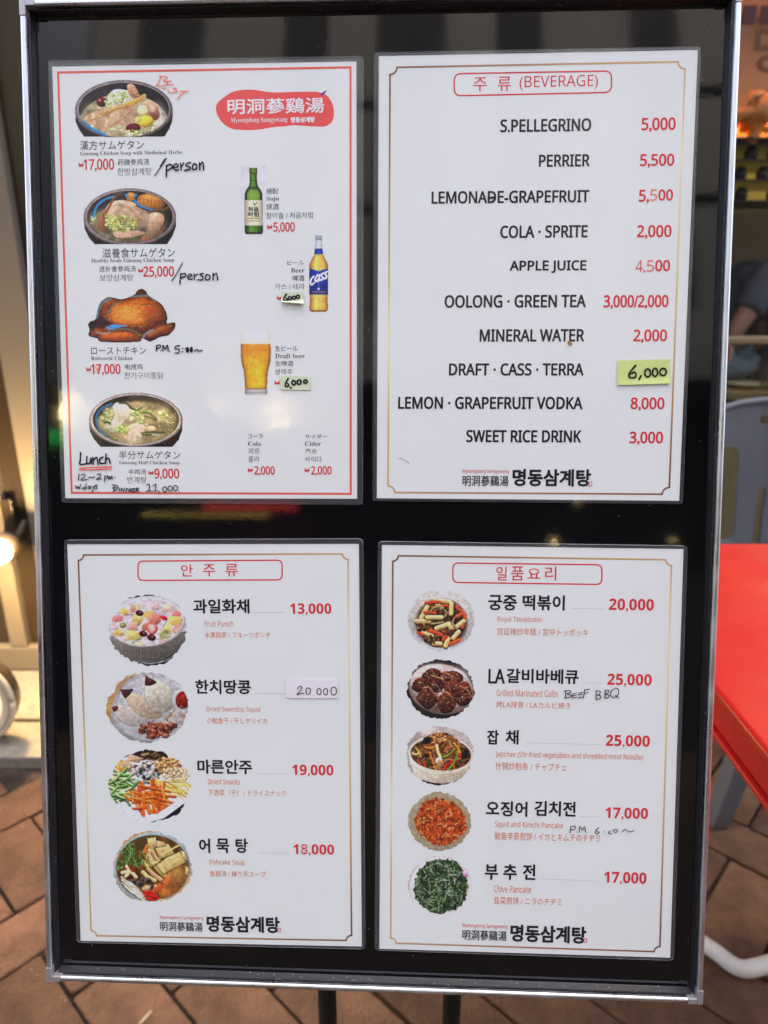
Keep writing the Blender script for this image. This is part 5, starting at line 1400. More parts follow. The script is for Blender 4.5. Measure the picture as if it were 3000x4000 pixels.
c.poly([(640, 1300), (680, 1265), (760, 1280), (800, 1320), (780, 1380), (740, 1420), (700, 1500), (620, 1520), (590, 1460), (650, 1400)], (224, 204, 184), .25, True); c.poly([(770, 1470), (860, 1440), (920, 1480), (900, 1550), (860, 1600), (790, 1590)], (222, 194, 172), .25, True)
c.ell(660, 1460, 70, 60, (232, 222, 204), -30, soft=14, a=.8); c.ell(830, 1600, 80, 34, (206, 188, 156), soft=12, a=.8); c.ell(970, 1485, 52, 30, (216, 190, 150), 5); c.line([(930, 1470), (980, 1458), (1030, 1480)], 10, (76, 64, 46))
for i in range(26):
    x_, y_ = c.inside(830, 1420, 300, 150); c.ell(x_, y_, c.r.uniform(20, 50), c.r.uniform(10, 26), c.rnd((206, 196, 150)), c.r.uniform(-40, 40), soft=8, a=.45)
onions(c, 26, 880, 1380, 120, 60, ((176, 188, 96), (212, 218, 150), (136, 156, 62)), 12, 28); onions(c, 12, 600, 1370, 60, 60, ((190, 186, 120), (170, 172, 96)), 14, 30); onions(c, 8, 720, 1500, 50, 30, ((170, 184, 80),), 16, 30); onions(c, 7, 1080, 1370, 60, 40, ((150, 166, 70), (176, 180, 110)), 10, 24)
for p_ in ([(700, 1270), (760, 1275), (800, 1310)], [(790, 1310), (850, 1330), (890, 1310)], [(900, 1350), (960, 1360), (1020, 1410)], [(920, 1385), (970, 1400), (1010, 1420)], [(890, 1530), (980, 1520), (1090, 1525)], [(570, 1440), (600, 1435), (620, 1450)], [(900, 1545), (970, 1545), (1040, 1548)]): c.line(p_, 16, (62, 82, 46), a=.9)
c.line([(985, 1545), (1045, 1550)], 10, (206, 210, 206)); onions(c, 5, 640, 1580, 60, 20, ((120, 140, 60),), 10, 18)
c.clip = np.ones(c.X.shape)
c.line([(632, 1278), (560, 1310), (508, 1370), (505, 1440), (540, 1510), (610, 1560)], 22, (72, 136, 176), sh=.1, a=.9, w2=14)
c.noise(9, .06, 8)
c.build(S1, 'printed picture of half chicken soup in a round stone bowl')

# soju bottle
c = Cv('3', 356, 1138, 608, 1842, px=1.8, seed=15)
c.A = np.ones(c.X.shape); c._put(np.ones(c.X.shape), (214, 212, 212)); c.noise(60, .02, 1)
prof = [(1163, 39), (1215, 40), (1218, 34), (1228, 40), (1240, 36), (1300, 38), (1345, 46), (1385, 75), (1420, 88), (1480, 90), (1800, 92), (1822, 84), (1826, 60)]
hwid = np.interp(c.Y, [p_[0] for p_ in prof], [p_[1] for p_ in prof], left=0, right=0)
cx_ = 483 + (c.Y - 1163) * .010
xn = np.where(hwid > 0, (c.X - cx_) / np.maximum(hwid, 1), 9)
bm_ = np.clip((1 - np.abs(xn)) * hwid / c.st + .3, 0, 1) * (hwid > 0)
c._put(bm_, (78, 116, 48), 1.25 - .9 * np.abs(xn) ** 1.7 + .25 * np.exp(-((xn + .35) / .2) ** 2))
c._put(bm_ * np.exp(-((c.Y - 1440) / 60) ** 2) * (np.abs(xn) < .7) * .6, (168, 196, 92)); c._put(bm_ * (c.Y < 1215), (98, 118, 42), 1.2 - .7 * np.abs(xn) ** 2)
c._put(bm_ * np.clip(1 - np.abs(c.Y - 1290) / 4, 0, 1), (38, 60, 24)); c._put(bm_ * (np.abs(c.Y - 1218) < 6), (46, 60, 22)); c._put(bm_ * np.clip((c.Y - 1800) / 12, 0, 1), (22, 36, 16)); c._put(bm_ * (np.abs(c.Y - 1363) < 16) * .6, (44, 74, 34))
c._put(bm_ * (c.Y > 1483) * (c.Y < 1738), (206, 196, 172), 1.12 - .35 * np.abs(xn) ** 2.5)
c.line([(482, 1512), (500, 1526), (522, 1510)], 7, (40, 38, 36)); c.ell(497, 1533, 6, 5, (40, 38, 36)); c.line([(426, 1666), (546, 1666)], 12, (176, 160, 70), smooth=False); c.line([(420, 1692), (556, 1692)], 6, (120, 112, 96), smooth=False)
c.tex = .2; c.build(S1, 'printed picture of a green soju bottle')
txt(S1, '3', '처음', 430, 538, 1550, 1600, (36, 34, 34), 'k', .02, 'bottle_lettering'); txt(S1, '3', '처럼', 426, 540, 1600, 1650, (36, 34, 34), 'k', .02, 'bottle_lettering')

# beer bottle
c = Cv('4', 894, -186, 1076, 490, px=1.8, seed=16)
prof = [(-180, 32), (-160, 34), (-148, 30), (-138, 34), (-120, 28), (-60, 36), (-10, 44), (30, 64), (70, 84), (110, 86), (330, 84), (370, 78), (410, 82), (460, 84), (478, 76), (486, 60)]
hwid = np.interp(c.Y, [p_[0] for p_ in prof], [p_[1] for p_ in prof], left=0, right=0)
xn = np.where(hwid > 0, (c.X - 984) / np.maximum(hwid, 1), 9)
bm_ = np.clip((1 - np.abs(xn)) * hwid / c.st + .3, 0, 1) * (hwid > 0)
c.A = bm_
c._put(np.ones(c.X.shape), (222, 174, 92), 1.15 - .55 * np.abs(np.clip(xn, -1, 1)) ** 2.2 + .15 * np.exp(-((xn + .3) / .2) ** 2)); c.noise(30, .06, 1)
c._put((c.Y < -64).astype(float), (196, 200, 206), 1.05 - .35 * np.abs(np.clip(xn, -1, 1)) ** 3); c._put((c.Y < -150) * .6, (140, 146, 160)); c._put((np.abs(c.Y + 142) < 5) * .6, (110, 116, 130))
c._put(((c.Y > -66) & (c.Y < -18)).astype(float), (44, 74, 158), 1.15 - .5 * np.abs(np.clip(xn, -1, 1)) ** 2); c._put(((c.Y > -18) & (c.Y < -6)).astype(float), (190, 170, 120))
lab = (c.Y > 104 + 26 * (1 - np.abs(np.clip(xn, -1, 1)))) & (c.Y < 332)
c._put(lab.astype(float), (40, 70, 158), 1.15 - .5 * np.abs(np.clip(xn, -1, 1)) ** 2.2); c._put((lab & (c.Y > 240)) * .5, (30, 48, 120))
c.line([(984, 225), (984, 290)], 4, (150, 170, 220)); c.ell(984, 286, 10, 9, (196, 210, 240)); c.line([(932, 312), (1040, 312)], 12, (158, 128, 108), smooth=False, a=.8); c._put((c.Y > 466) * .7, (120, 88, 50)); c._put((np.abs(c.Y - 350) < 5) * .3, (255, 230, 170))
c.tex = .2; c.build(S1, 'printed picture of a beer bottle with a blue label')
strokes(S1, '4', [[(940, 178), (920, 200), (912, 235), (925, 248), (945, 232)], [(975, 165), (955, 200), (962, 222), (985, 200), (990, 165)], [(990, 165), (988, 215)], [(1024, 148), (1003, 165), (1018, 182), (1022, 200), (1000, 208)], [(1060, 135), (1035, 150), (1050, 168), (1052, 188), (1030, 196)]], 15, (228, 232, 242), 'bottle_lettering', Z_INK)

# draft beer glass
c = Cv('4', 298, 624, 580, 1208, px=1.8, seed=17)
prof = [(632, 80), (642, 120), (660, 130), (760, 134), (850, 134), (920, 128), (1000, 108), (1080, 100), (1140, 98), (1150, 98), (1195, 102), (1204, 70)]
hwid = np.interp(c.Y, [p_[0] for p_ in prof], [p_[1] for p_ in prof], left=0, right=0)
ccx_ = 438 + (c.Y - 632) * .010
xn = np.where(hwid > 0, (c.X - ccx_) / np.maximum(hwid, 1), 9)
c.A = np.clip((1 - np.abs(xn)) * hwid / c.st + .3, 0, 1) * (hwid > 0)
xc = np.clip(xn, -1, 1)
c._put(np.ones(c.X.shape), (232, 176, 54), 1.05 - .5 * np.abs(xc) ** 4)
c._put(np.exp(-((c.Y - 800) / 110) ** 2) * .75, (226, 146, 54)); c._put(np.exp(-((xc - .25) / .3) ** 2) * np.exp(-((c.Y - 1020) / 110) ** 2) * .7, (252, 214, 70)); c._put((np.abs(xc) > .82) * .55, (150, 104, 70)); c.noise(10, .07, 1); c.noise(28, .06, 2)
for i in range(120):
    c.ell(c.r.uniform(310, 570), c.r.uniform(770, 1120), c.r.uniform(2, 5), c.r.uniform(2, 5), c.r.choice(((255, 224, 140), (176, 116, 44))), a=.5)
c._put(np.clip((762 - c.Y) / 4, 0, 1), (238, 234, 224), 1.0 - .12 * np.abs(xc) ** 3); c._put(np.exp(-((c.Y - 740) / 16) ** 2) * (c.Y < 762) * .6, (228, 212, 180))
c._put(np.clip((c.Y - 1140) / 8, 0, 1), (196, 192, 188), 1 - .3 * np.abs(xc) ** 4); c._put(np.exp(-((c.Y - 1146) / 8) ** 2) * .7, (128, 104, 60)); c._put(np.exp(-((c.Y - 1180) / 6) ** 2) * .5, (130, 126, 122))
c.tex = .2; c.build(S1, 'printed picture of a glass of draft beer with white foam')

# fruit punch
c = Cv('A', 476, 590, 1338, 1400, seed=21)
c.A = c.jag(905, 995, 425, 395, .07, 1)
c._put(np.ones(c.X.shape), (216, 218, 220)); c.poly([(660, 660), (760, 610), (860, 590), (1010, 600), (1030, 640), (850, 640)], (62, 54, 46), .2); c.poly([(470, 590), (680, 590), (600, 700), (480, 780)], (196, 198, 196), .1)
c.poly([(1180, 1060), (1340, 1000), (1340, 1250), (1100, 1400), (1060, 1380)], (150, 150, 146), .1)
for k in range(22):
    c.line([(1120 + k * 14, 1400), (1210 + k * 14, 1020)], 6, (52, 56, 52), a=.6, smooth=False)
    c.line([(1080, 1090 + k * 15), (1340, 1060 + k * 15)], 6, (70, 74, 70), a=.5, smooth=False)
c.poly([(500, 1080), (560, 1200), (640, 1290), (760, 1340), (820, 1400), (560, 1400), (480, 1200)], (54, 62, 56), .2)
c.poly([(495, 1060), (540, 1160), (620, 1270), (740, 1330), (900, 1345), (1060, 1320), (1180, 1250), (1250, 1160), (1310, 1020)], (128, 122, 114), .5, True)
for k in range(20): c.line([(560 + k * 36, 1180 - abs(k - 10) * 2), (600 + k * 31, 1320 - abs(k - 10) * 6)], 10, (104, 98, 90), a=.5)
c.line([(600, 1290), (760, 1345), (920, 1352), (1080, 1320), (1180, 1255)], 12, (72, 72, 76)); c.poly([(800, 1360), (940, 1365), (1110, 1335), (1080, 1385), (880, 1395)], (44, 46, 50), .1)
c.ell(900, 905, 420, 275, (206, 204, 206), -6, sh=.2); c.ell(898, 908, 400, 258, (232, 226, 228), -6, sh=.1)
c.clip = c.m_ell(895, 920, 392, 250, -6)[0]
c._put(np.ones(c.X.shape), (234, 218, 220)); c.ell(900, 760, 300, 60, (222, 214, 218), soft=20, a=.8); c.noise(60, .05, 1)
YL, PK, PKL = (238, 206, 124), (232, 150, 140), (240, 196, 190)
for cx_, cy_, w_, h_, rot, col in ((820, 740, 60, 36, 0, (244, 212, 190)), (985, 745, 50, 40, 10, PKL), (1120, 760, 62, 44, -10, (240, 204, 170)), (650, 800, 52, 36, 15, YL), (745, 770, 30, 40, 20, (238, 170, 130)), (575, 875, 62, 40, -5, PK), (1215, 830, 50, 40, 10, (236, 150, 142)), (1205, 900, 80, 56, 5, YL), (545, 960, 46, 40, 0, PKL), (590, 1030, 64, 40, -10, YL), (925, 840, 60, 50, 20, (238, 190, 100)), (1235, 985, 62, 44, -30, (232, 160, 150)), (1080, 1130, 56, 30, 0, (236, 180, 170)), (820, 1150, 60, 30, 10, (240, 210, 160))):
    a = math.radians(rot); q_ = [(cx_ + dx_ * w_ * math.cos(a) - dy_ * h_ * math.sin(a), cy_ + dx_ * w_ * math.sin(a) + dy_ * h_ * math.cos(a)) for dx_, dy_ in ((-1, -.7), (.3, -1), (1, -.4), (.9, .8), (-.2, 1), (-1, .6))]
    c.poly(q_, col, .25); c.poly(q_[:3] + [((q_[0][0] + q_[2][0]) / 2, (q_[0][1] + q_[2][1]) / 2 + h_ * .35)], tuple(min(255, x * 1.08) for x in col), 0, a=.7)
c.noise(30, .05, 3)
c.poly([(745, 830), (790, 820), (860, 850), (850, 900), (810, 960), (720, 930)], (236, 200, 118), .35); c.poly([(745, 830), (790, 820), (860, 850), (830, 870), (740, 850)], (246, 222, 150), 0)
c.poly([(680, 930), (790, 920), (805, 1000), (750, 1020), (665, 980)], (232, 180, 166), .3); c.poly([(830, 960), (900, 900), (910, 1000), (850, 1010)], (206, 130, 96), .3)
c.poly([(930, 820), (980, 800), (1040, 840), (1050, 900), (1000, 950), (910, 900)], (240, 150, 132), .35); c.poly([(660, 1000), (760, 1000), (850, 1060), (790, 1100), (650, 1120)], (240, 212, 126), .3)
c.poly([(1020, 1050), (1130, 900), (1165, 960), (1150, 1080), (1050, 1110)], (226, 206, 132), .3); c.poly([(1030, 1060), (1080, 1000), (1130, 1010), (1110, 1080)], (150, 156, 90), .2, True)
c.poly([(880, 930), (920, 910), (985, 930), (1015, 990), (960, 1050), (900, 1010)], (238, 112, 96), .25, True); c.poly([(905, 950), (950, 935), (990, 985), (955, 1030), (915, 995)], (246, 190, 176), .1, True); c.line([(940, 960), (965, 1000)], 10, (250, 222, 206))
c.poly([(1180, 1000), (1290, 945), (1305, 1000), (1240, 1045)], (240, 196, 180), .2); c.line([(1240, 1045), (1300, 1000)], 22, (206, 60, 52))
for x_, y_, r_ in ((815, 815, 44), (855, 1040, 46), (945, 1080, 48)): c.ell(x_, y_, r_, r_ * .72, (92, 26, 40), 15, sh=.6); c.ell(x_ + 8, y_ - 10, 8, 6, (210, 150, 150)); c.ell(x_ - 14, y_ + 6, 12, 8, (52, 12, 22))
c.ell(1078, 868, 42, 22, (206, 52, 52), 25, sh=.4); c.ell(635, 945, 36, 32, (150, 148, 84), sh=.4); c.ell(635, 940, 14, 10, (206, 206, 160)); c.line([(740, 1135), (830, 1085)], 26, (150, 170, 120), a=.9); c.line([(640, 840), (740, 830)], 6, (190, 80, 80)); c.line([(1100, 920), (1070, 960)], 7, (80, 50, 50))
for i in range(26):
    x_, y_ = c.inside(890, 930, 370, 230); c.ell(x_, y_, c.r.uniform(10, 36), c.r.uniform(6, 16), (240, 228, 230), c.r.uniform(-20, 20), soft=6, a=.55)
c.clip = np.ones(c.X.shape); c.noise(8, .04, 9); c.rgb *= .94
c.build(S3, 'printed picture of fruit punch in a grey ribbed bowl')

# dried squid
c = Cv('A', 455, 1436, 1356, 2228, seed=22)
c.A = c.jag(905, 1835, 445, 390, .07, 2)
c._put(np.ones(c.X.shape), (214, 172, 118))
for k in range(30): c.line([(430, 1480 + k * 18), (900, 1330 + k * 18)], 6, c.rnd((190, 138, 82)), a=.6, smooth=False)
c.ell(1000, 1850, 500, 420, (188, 184, 184), -20, sh=.15); c.ell(1010, 1850, 480, 400, (206, 203, 203), -20, sh=.1)
for k in range(5): c.line([(560, 1900), (600, 1660 - k * 6), (760, 1530 - k * 22), (980, 1480 - k * 12)], 8, (178, 175, 176), a=.6)
c.noise(80, .04, 1)
c.poly([(540, 1960), (600, 2060), (720, 2140), (880, 2190), (1080, 2200), (1080, 2228), (560, 2228), (500, 2000)], (168, 164, 162), .2, True, .8)
def squid(pts, col, tip, tcol):
    c.poly(pts, tuple(x * .72 for x in col), .1, True); c.poly([(x_ * .985 + np.mean([p_[0] for p_ in pts]) * .015, y_ - 5) for x_, y_ in pts], col, .25, True)
    c.poly(tip, tcol, .4, True)
squid([(515, 1830), (600, 1815), (720, 1830), (860, 1870), (970, 1940), (960, 2000), (860, 2030), (720, 2030), (620, 1990), (550, 1910)], (214, 202, 190), [(512, 1830), (560, 1815), (590, 1832), (570, 1870), (535, 1880)], (122, 78, 82)); c.line([(620, 1990), (740, 2030), (880, 2030)], 12, (186, 156, 140), a=.6)
squid([(640, 1690), (760, 1690), (880, 1740), (980, 1830), (1060, 1900), (1040, 1950), (920, 1950), (800, 1910), (720, 1830)], (210, 192, 164), [(602, 1635), (680, 1640), (748, 1635), (730, 1670), (690, 1720), (650, 1730)], (96, 60, 58))
squid([(870, 1590), (960, 1545), (1060, 1560), (1150, 1650), (1210, 1740), (1190, 1830), (1080, 1890), (960, 1880), (900, 1800), (870, 1700)], (222, 212, 192), [(880, 1480), (920, 1510), (1000, 1560), (960, 1590), (920, 1600), (875, 1590)], (104, 62, 60))
c.line([(960, 1650), (1010, 1740), (1070, 1830)], 8, (186, 166, 132), a=.7); c.line([(870, 1700), (905, 1800), (960, 1880)], 10, (186, 166, 132), a=.6); c.noise(26, .06, 3)
c.ell(1270, 1745, 100, 115, (216, 214, 214), 10, sh=.1); c.ell(1285, 1755, 80, 95, (150, 46, 30), 10, sh=.3)
for i in range(40):
    x_, y_ = c.inside(1285, 1760, 70, 85); c.ell(x_, y_, c.r.uniform(4, 9), c.r.uniform(3, 6), c.r.choice(((214, 110, 66), (108, 26, 18), (180, 70, 40))))
for i in range(46):
    x_, y_ = c.r.uniform(1060, 1330), c.r.uniform(1880, 2050); a = c.r.uniform(-1, 1); l_ = c.r.uniform(40, 110)
    c.line([(x_, y_), (x_ + l_ * .5 * math.cos(a), y_ + l_ * .5 * math.sin(a) + c.r.uniform(-16, 16)), (x_ + l_ * math.cos(a), y_ + l_ * math.sin(a))], c.r.uniform(6, 13), c.rnd(c.r.choice(((216, 192, 162), (180, 150, 118), (150, 118, 90), (230, 210, 186)))), a=.9)
for i in range(46):
    x_, y_ = c.inside(1020, 2075, 195, 86)
    if y_ < 2000 + abs(x_ - 1020) * .2: continue
    c.ell(x_, y_, 40, 24, (74, 40, 30), c.r.uniform(-40, 40)); c.ell(x_, y_ - 2, 36, 21, c.rnd((170, 104, 82), .14), c.r.uniform(-40, 40), sh=.6); c.ell(x_ - 8, y_ - 10, 10, 4, (222, 172, 150), a=.6)
c.clip = np.ones(c.X.shape); c.noise(8, .05, 9); c.rgb *= .90
c.build(S3, 'printed picture of dried squid with peanuts and red sauce')

# dried snacks
c = Cv('B', 424, 190, 1222, 898, seed=23)
c.A = np.maximum(c.jag(828, 540, 400, 352, .07, 3), 0)
c._put(np.ones(c.X.shape), (232, 230, 234)); c.poly([(800, 900), (960, 850), (1215, 665), (1230, 900)], (52, 42, 38), .2); c.poly([(640, 240), (800, 180), (940, 200), (1000, 280), (860, 300), (700, 260)], (50, 38, 32), .3, True)
c.ell(560, 240, 70, 30, (150, 110, 110), a=.8)
for i in range(60):
    x_, y_ = c.inside(530, 400, 70, 110); c.ell(x_, y_, 14, 12, c.rnd(c.r.choice(((226, 160, 60), (196, 128, 50), (240, 186, 90)))), sh=.4)
for q_ in ([(540, 330), (600, 290), (690, 360), (620, 410)], [(590, 300), (640, 240), (760, 275), (720, 320)], [(620, 280), (660, 240), (765, 280), (740, 300)]): c.poly(q_, (190, 154, 120), .4); c.poly([q_[0], q_[1], q_[2], ((q_[0][0] + q_[2][0]) / 2, (q_[0][1] + q_[2][1]) / 2)], (214, 182, 148), .1)
for i in range(60):
    x_, y_ = c.r.uniform(760, 980), c.r.uniform(230, 370); a = c.r.uniform(-.9, .9); c.line([(x_ - 28 * math.cos(a), y_ - 28 * math.sin(a)), (x_ + 28 * math.cos(a), y_ + 28 * math.sin(a))], 10, c.rnd(c.r.choice(((84, 66, 48), (140, 112, 78), (58, 46, 36), (176, 146, 104)))))
for i in range(75):
    x_, y_ = c.inside(1010, 350, 150, 75); c.ell(x_, y_, 21, 19, (112, 70, 40)); c.ell(x_, y_ - 2, 19, 17, c.rnd((216, 164, 114)), sh=.55)
for i in range(80):
    x_, y_ = c.inside(1080, 430, 130, 62); c.ell(x_, y_, 18, 14, (150, 110, 66)); c.ell(x_, y_ - 2, 17, 12, c.rnd((234, 204, 158)), c.r.uniform(-60, 60), sh=.4)
for i in range(90):
    x_, y_ = c.inside(770, 430, 140, 90); c.ell(x_, y_, c.r.uniform(14, 26), c.r.uniform(11, 20), c.rnd(c.r.choice(((226, 176, 172), (120, 138, 146), (78, 88, 88), (214, 190, 186), (150, 160, 130), (172, 196, 206), (60, 62, 60)))), c.r.uniform(0, 180), sh=.4)
GRN = ((136, 168, 104), (164, 190, 132), (112, 144, 82), (180, 202, 150))
for i in range(62):
    x_, y_ = c.inside(560, 560, 120, 150); a = c.r.uniform(-.9, .9); l_ = c.r.uniform(50, 80)
    p_ = [(x_ - l_ * math.cos(a), y_ - l_ * math.sin(a)), (x_, y_ + c.r.uniform(-16, 16)), (x_ + l_ * math.cos(a), y_ + l_ * math.sin(a))]
    c.line([(u_, v_ + 5) for u_, v_ in p_], 24, (66, 88, 50)); c.line(p_, 21, c.rnd(c.r.choice(GRN)), sh=.5)
for i in range(70):
    x_, y_ = c.r.uniform(840, 1200), c.r.uniform(490, 640); a = c.r.uniform(-.1, .9); l_ = c.r.uniform(40, 90)
    c.line([(x_ - l_ * math.cos(a), y_ - l_ * math.sin(a)), (x_ + l_ * math.cos(a), y_ + l_ * math.sin(a))], 11, c.rnd(c.r.choice(((244, 208, 104), (228, 182, 74), (250, 226, 150), (206, 160, 66)))), sh=.4)
for i in range(58):
    x_, y_ = c.inside(830, 665, 200, 110); a = c.r.choice((c.r.uniform(-.2, .9), c.r.uniform(1.2, 1.9))); l_ = c.r.uniform(50, 95)
    p_ = [(x_ - l_ * math.cos(a), y_ - l_ * math.sin(a)), (x_ + l_ * math.cos(a), y_ + l_ * math.sin(a))]
    c.line([(u_ + 2, v_ + 6) for u_, v_ in p_], 22, (160, 66, 24)); c.line(p_, 20, c.rnd(c.r.choice(((236, 128, 52), (244, 148, 74), (220, 104, 38)))), sh=.4)
c.line([(1130, 660), (1190, 720)], 14, (240, 206, 110))
wm = c.m_poly([(430, 705), (585, 712), (745, 830), (900, 805), (1060, 700), (1215, 650), (960, 850), (800, 895), (424, 898)]); c._put(wm, (230, 230, 236))
c.line([(765, 650), (768, 830)], 24, (228, 116, 46), sh=.4, smooth=False); c.line([(840, 700), (895, 800)], 22, (238, 132, 58), sh=.4, smooth=False); c.poly([(800, 898), (960, 850), (1208, 668), (1215, 740), (1080, 880)], (48, 40, 38), .2)
c.noise(8, .06, 9)
c.build(S3, 'printed picture of dried snacks, nuts and crisp sticks')

# fishcake soup
c = Cv('B', 450, 966, 1234, 1672, seed=24)
c.A = c.jag(845, 1320, 390, 350, .06, 4)
c._put(np.ones(c.X.shape), (210, 170, 122))
for k in range(12): c.line([(480, 1010 + k * 16), (700, 990 + k * 16)], 5, (176, 130, 84), smooth=False)
c.ell(850, 1320, 375, 335, (168, 180, 178), -20, sh=.15); c.ell(850, 1325, 352, 315, (120, 128, 122), sh=.1); c.clip = c.m_ell(850, 1325, 346, 310)[0]
c._put(np.ones(c.X.shape), (120, 86, 46)); c.noise(60, .2, 1); c.ell(1080, 1450, 130, 150, (152, 104, 52), soft=20); c.ell(1090, 1400, 60, 70, (176, 140, 84), soft=20, a=.8); c.ell(700, 1080, 160, 90, (92, 76, 50), soft=20, a=.8)
for q_ in ([(800, 1045), (880, 1035), (890, 1110), (840, 1170), (810, 1130)], [(880, 1140), (1000, 1095), (1060, 1190), (920, 1240)], [(900, 1270), (1110, 1175), (1170, 1270), (980, 1370), (940, 1330)], [(890, 1065), (960, 1080), (990, 1110), (890, 1130)], [(1120, 1165), (1190, 1180), (1195, 1250), (1160, 1260)], [(1165, 1310), (1195, 1330), (1190, 1400), (1165, 1390)]):
    c.poly([(x_, y_ + 8) for x_, y_ in q_], (108, 78, 40), 0); c.poly(q_, (214, 186, 130), .25)
for p_ in ([(820, 1160), (850, 1260), (880, 1290)], [(850, 1170), (880, 1230), (910, 1260)], [(790, 1200), (820, 1270), (850, 1310)], [(760, 1270), (800, 1310)], [(860, 1290), (910, 1350), (965, 1400)], [(810, 1340), (870, 1400), (930, 1440)], [(760, 1370), (810, 1420), (870, 1450)], [(890, 1280), (930, 1330), (960, 1370)]):
    c.line([(x_, y_ + 6) for x_, y_ in p_], 44, (122, 88, 44)); c.line(p_, 38, c.rnd((220, 190, 130)), sh=.35)
c.line([(840, 1330), (890, 1290), (960, 1245)], 10, (80, 54, 28)); c.line([(770, 1190), (800, 1120)], 40, (206, 130, 66))
c.line([(945, 1200), (1120, 1102)], 16, (236, 206, 140), smooth=False); c.line([(995, 1320), (1185, 1186)], 16, (236, 206, 140), smooth=False)
LG = ((62, 104, 50), (92, 138, 72), (44, 78, 36), (118, 160, 92))
for bx_, by_, n_ in ((620, 1200, 34), (590, 1120, 20), (700, 1270, 18), (550, 1280, 22), (620, 1080, 14), (760, 1240, 12)):
    for i in range(n_):
        x_, y_ = c.inside(bx_, by_, 66, 60); a = c.r.uniform(0, 6.28); l_ = c.r.uniform(20, 46)
        c.line([(x_, y_), (x_ + l_ * .6 * math.cos(a), y_ + l_ * .6 * math.sin(a)), (x_ + l_ * math.cos(a + .4), y_ + l_ * math.sin(a + .4))], 13, c.rnd(c.r.choice(LG)), w2=4, sh=.3)
c.line([(600, 1290), (640, 1200), (620, 1060)], 8, (140, 180, 110)); c.line([(700, 1300), (660, 1220)], 8, (130, 170, 100))
c.ell(635, 1370, 82, 66, (108, 56, 28), 15, sh=.5); c.line([(560, 1375), (640, 1365), (690, 1415)], 34, (236, 214, 166)); c.line([(600, 1310), (625, 1370), (590, 1410)], 26, (240, 218, 172)); c.ell(670, 1340, 36, 30, (130, 66, 34), a=.8)
for x_, y_, r_ in ((670, 1460, 36), (730, 1480, 40), (760, 1440, 30), (805, 1450, 38), (840, 1510, 26)): c.ell(x_, y_, r_, r_ * .8, (96, 84, 78), 20, sh=.4); c.ell(x_ + 6, y_ + 4, r_ * .5, r_ * .36, (52, 42, 40))
c.ell(790, 1520, 44, 26, (196, 172, 132), -20); c.poly([(940, 1470), (1000, 1390), (1025, 1390), (1010, 1470), (960, 1530), (940, 1600), (910, 1560)], (206, 120, 70), .4, True); c.ell(905, 1520, 36, 60, (196, 96, 52), 40, sh=.4); c.ell(880, 1500, 14, 14, (232, 190, 150)); c.ell(940, 1480, 8, 8, (30, 20, 18)); c.line([(870, 1500), (855, 1560), (890, 1590)], 6, (222, 170, 130))
c.ell(980, 1570, 60, 50, (190, 122, 56), soft=10); c.ell(1040, 1600, 70, 50, (150, 100, 52), soft=10)
c.clip = np.ones(c.X.shape)
for i in range(44):
    x_ = c.r.uniform(580, 760); y_ = 1480 + (x_ - 580) * .62 + c.r.uniform(-34, 50); c.line([(x_ - 26, y_ - 34), (x_ + 40, y_ + 26)], 7, c.rnd((234, 226, 190)), sh=.4, smooth=False); c.ell(x_ - 28, y_ - 36, 7, 6, (244, 236, 206))
for p_ in ([(770, 1570), (830, 1555), (890, 1600)], [(790, 1590), (850, 1600), (915, 1630)], [(800, 1620), (850, 1640), (905, 1655)]): c.line(p_, 34, c.rnd((206, 46, 34)), sh=.5, w2=18)
c.line([(915, 1640), (975, 1640)], 24, (214, 188, 136)); c.noise(8, .07, 9)
c.build(S3, 'printed picture of fishcake soup with prawn, mushroom and greens')

# royal tteokbokki
c = Cv('E', 350, 514, 1040, 1140, seed=31)
c.A = c.jag(695, 828, 342, 310, .06, 5)
c._put(np.ones(c.X.shape), (206, 206, 204)); c.poly([(350, 514), (500, 514), (440, 600), (380, 700), (350, 760)], (192, 134, 76), .2); c.ell(720, 800, 340, 300, (198, 194, 186), -10, sh=.12); c.ell(690, 780, 300, 270, (212, 208, 200), sh=.1, a=.8, soft=30); c.ell(470, 720, 90, 160, (176, 166, 152), 20, a=.6, soft=40)
c.ell(700, 850, 250, 235, (72, 48, 34), sh=.2, soft=10); c.noise(20, .3, 2, c.m_ell(700, 850, 240, 225)[0])
def sauce(cx, cy, rx, ry, n_):
    for i in range(n_):
        x_, y_ = c.inside(cx, cy, rx, ry); c.ell(x_, y_, c.r.uniform(12, 34), c.r.uniform(8, 20), c.rnd(c.r.choice(((76, 50, 38), (52, 34, 28), (104, 72, 50), (132, 92, 58)))), c.r.uniform(0, 180), sh=.4)
sauce(700, 850, 240, 225, 130)
RC = (232, 200, 134)
for p_ in ([(640, 620), (780, 640)], [(800, 660), (795, 760)], [(560, 690), (500, 800)], [(450, 835), (575, 835)], [(560, 795), (700, 795)], [(650, 905), (775, 860)], [(850, 890), (925, 830)], [(520, 940), (600, 980)], [(740, 1080), (770, 1000)], [(620, 1055), (690, 1060)], [(820, 1000), (870, 940)], [(660, 670), (700, 700)], [(780, 880), (800, 910)]):
    c.line([(x_ + 2, y_ + 9) for x_, y_ in p_], 50, (90, 60, 34), smooth=False); c.line(p_, 44, c.rnd(RC, .06), sh=.45, smooth=False); c.line([(x_, y_ - 9) for x_, y_ in p_], 10, (246, 226, 176), smooth=False, a=.5, soft=3)
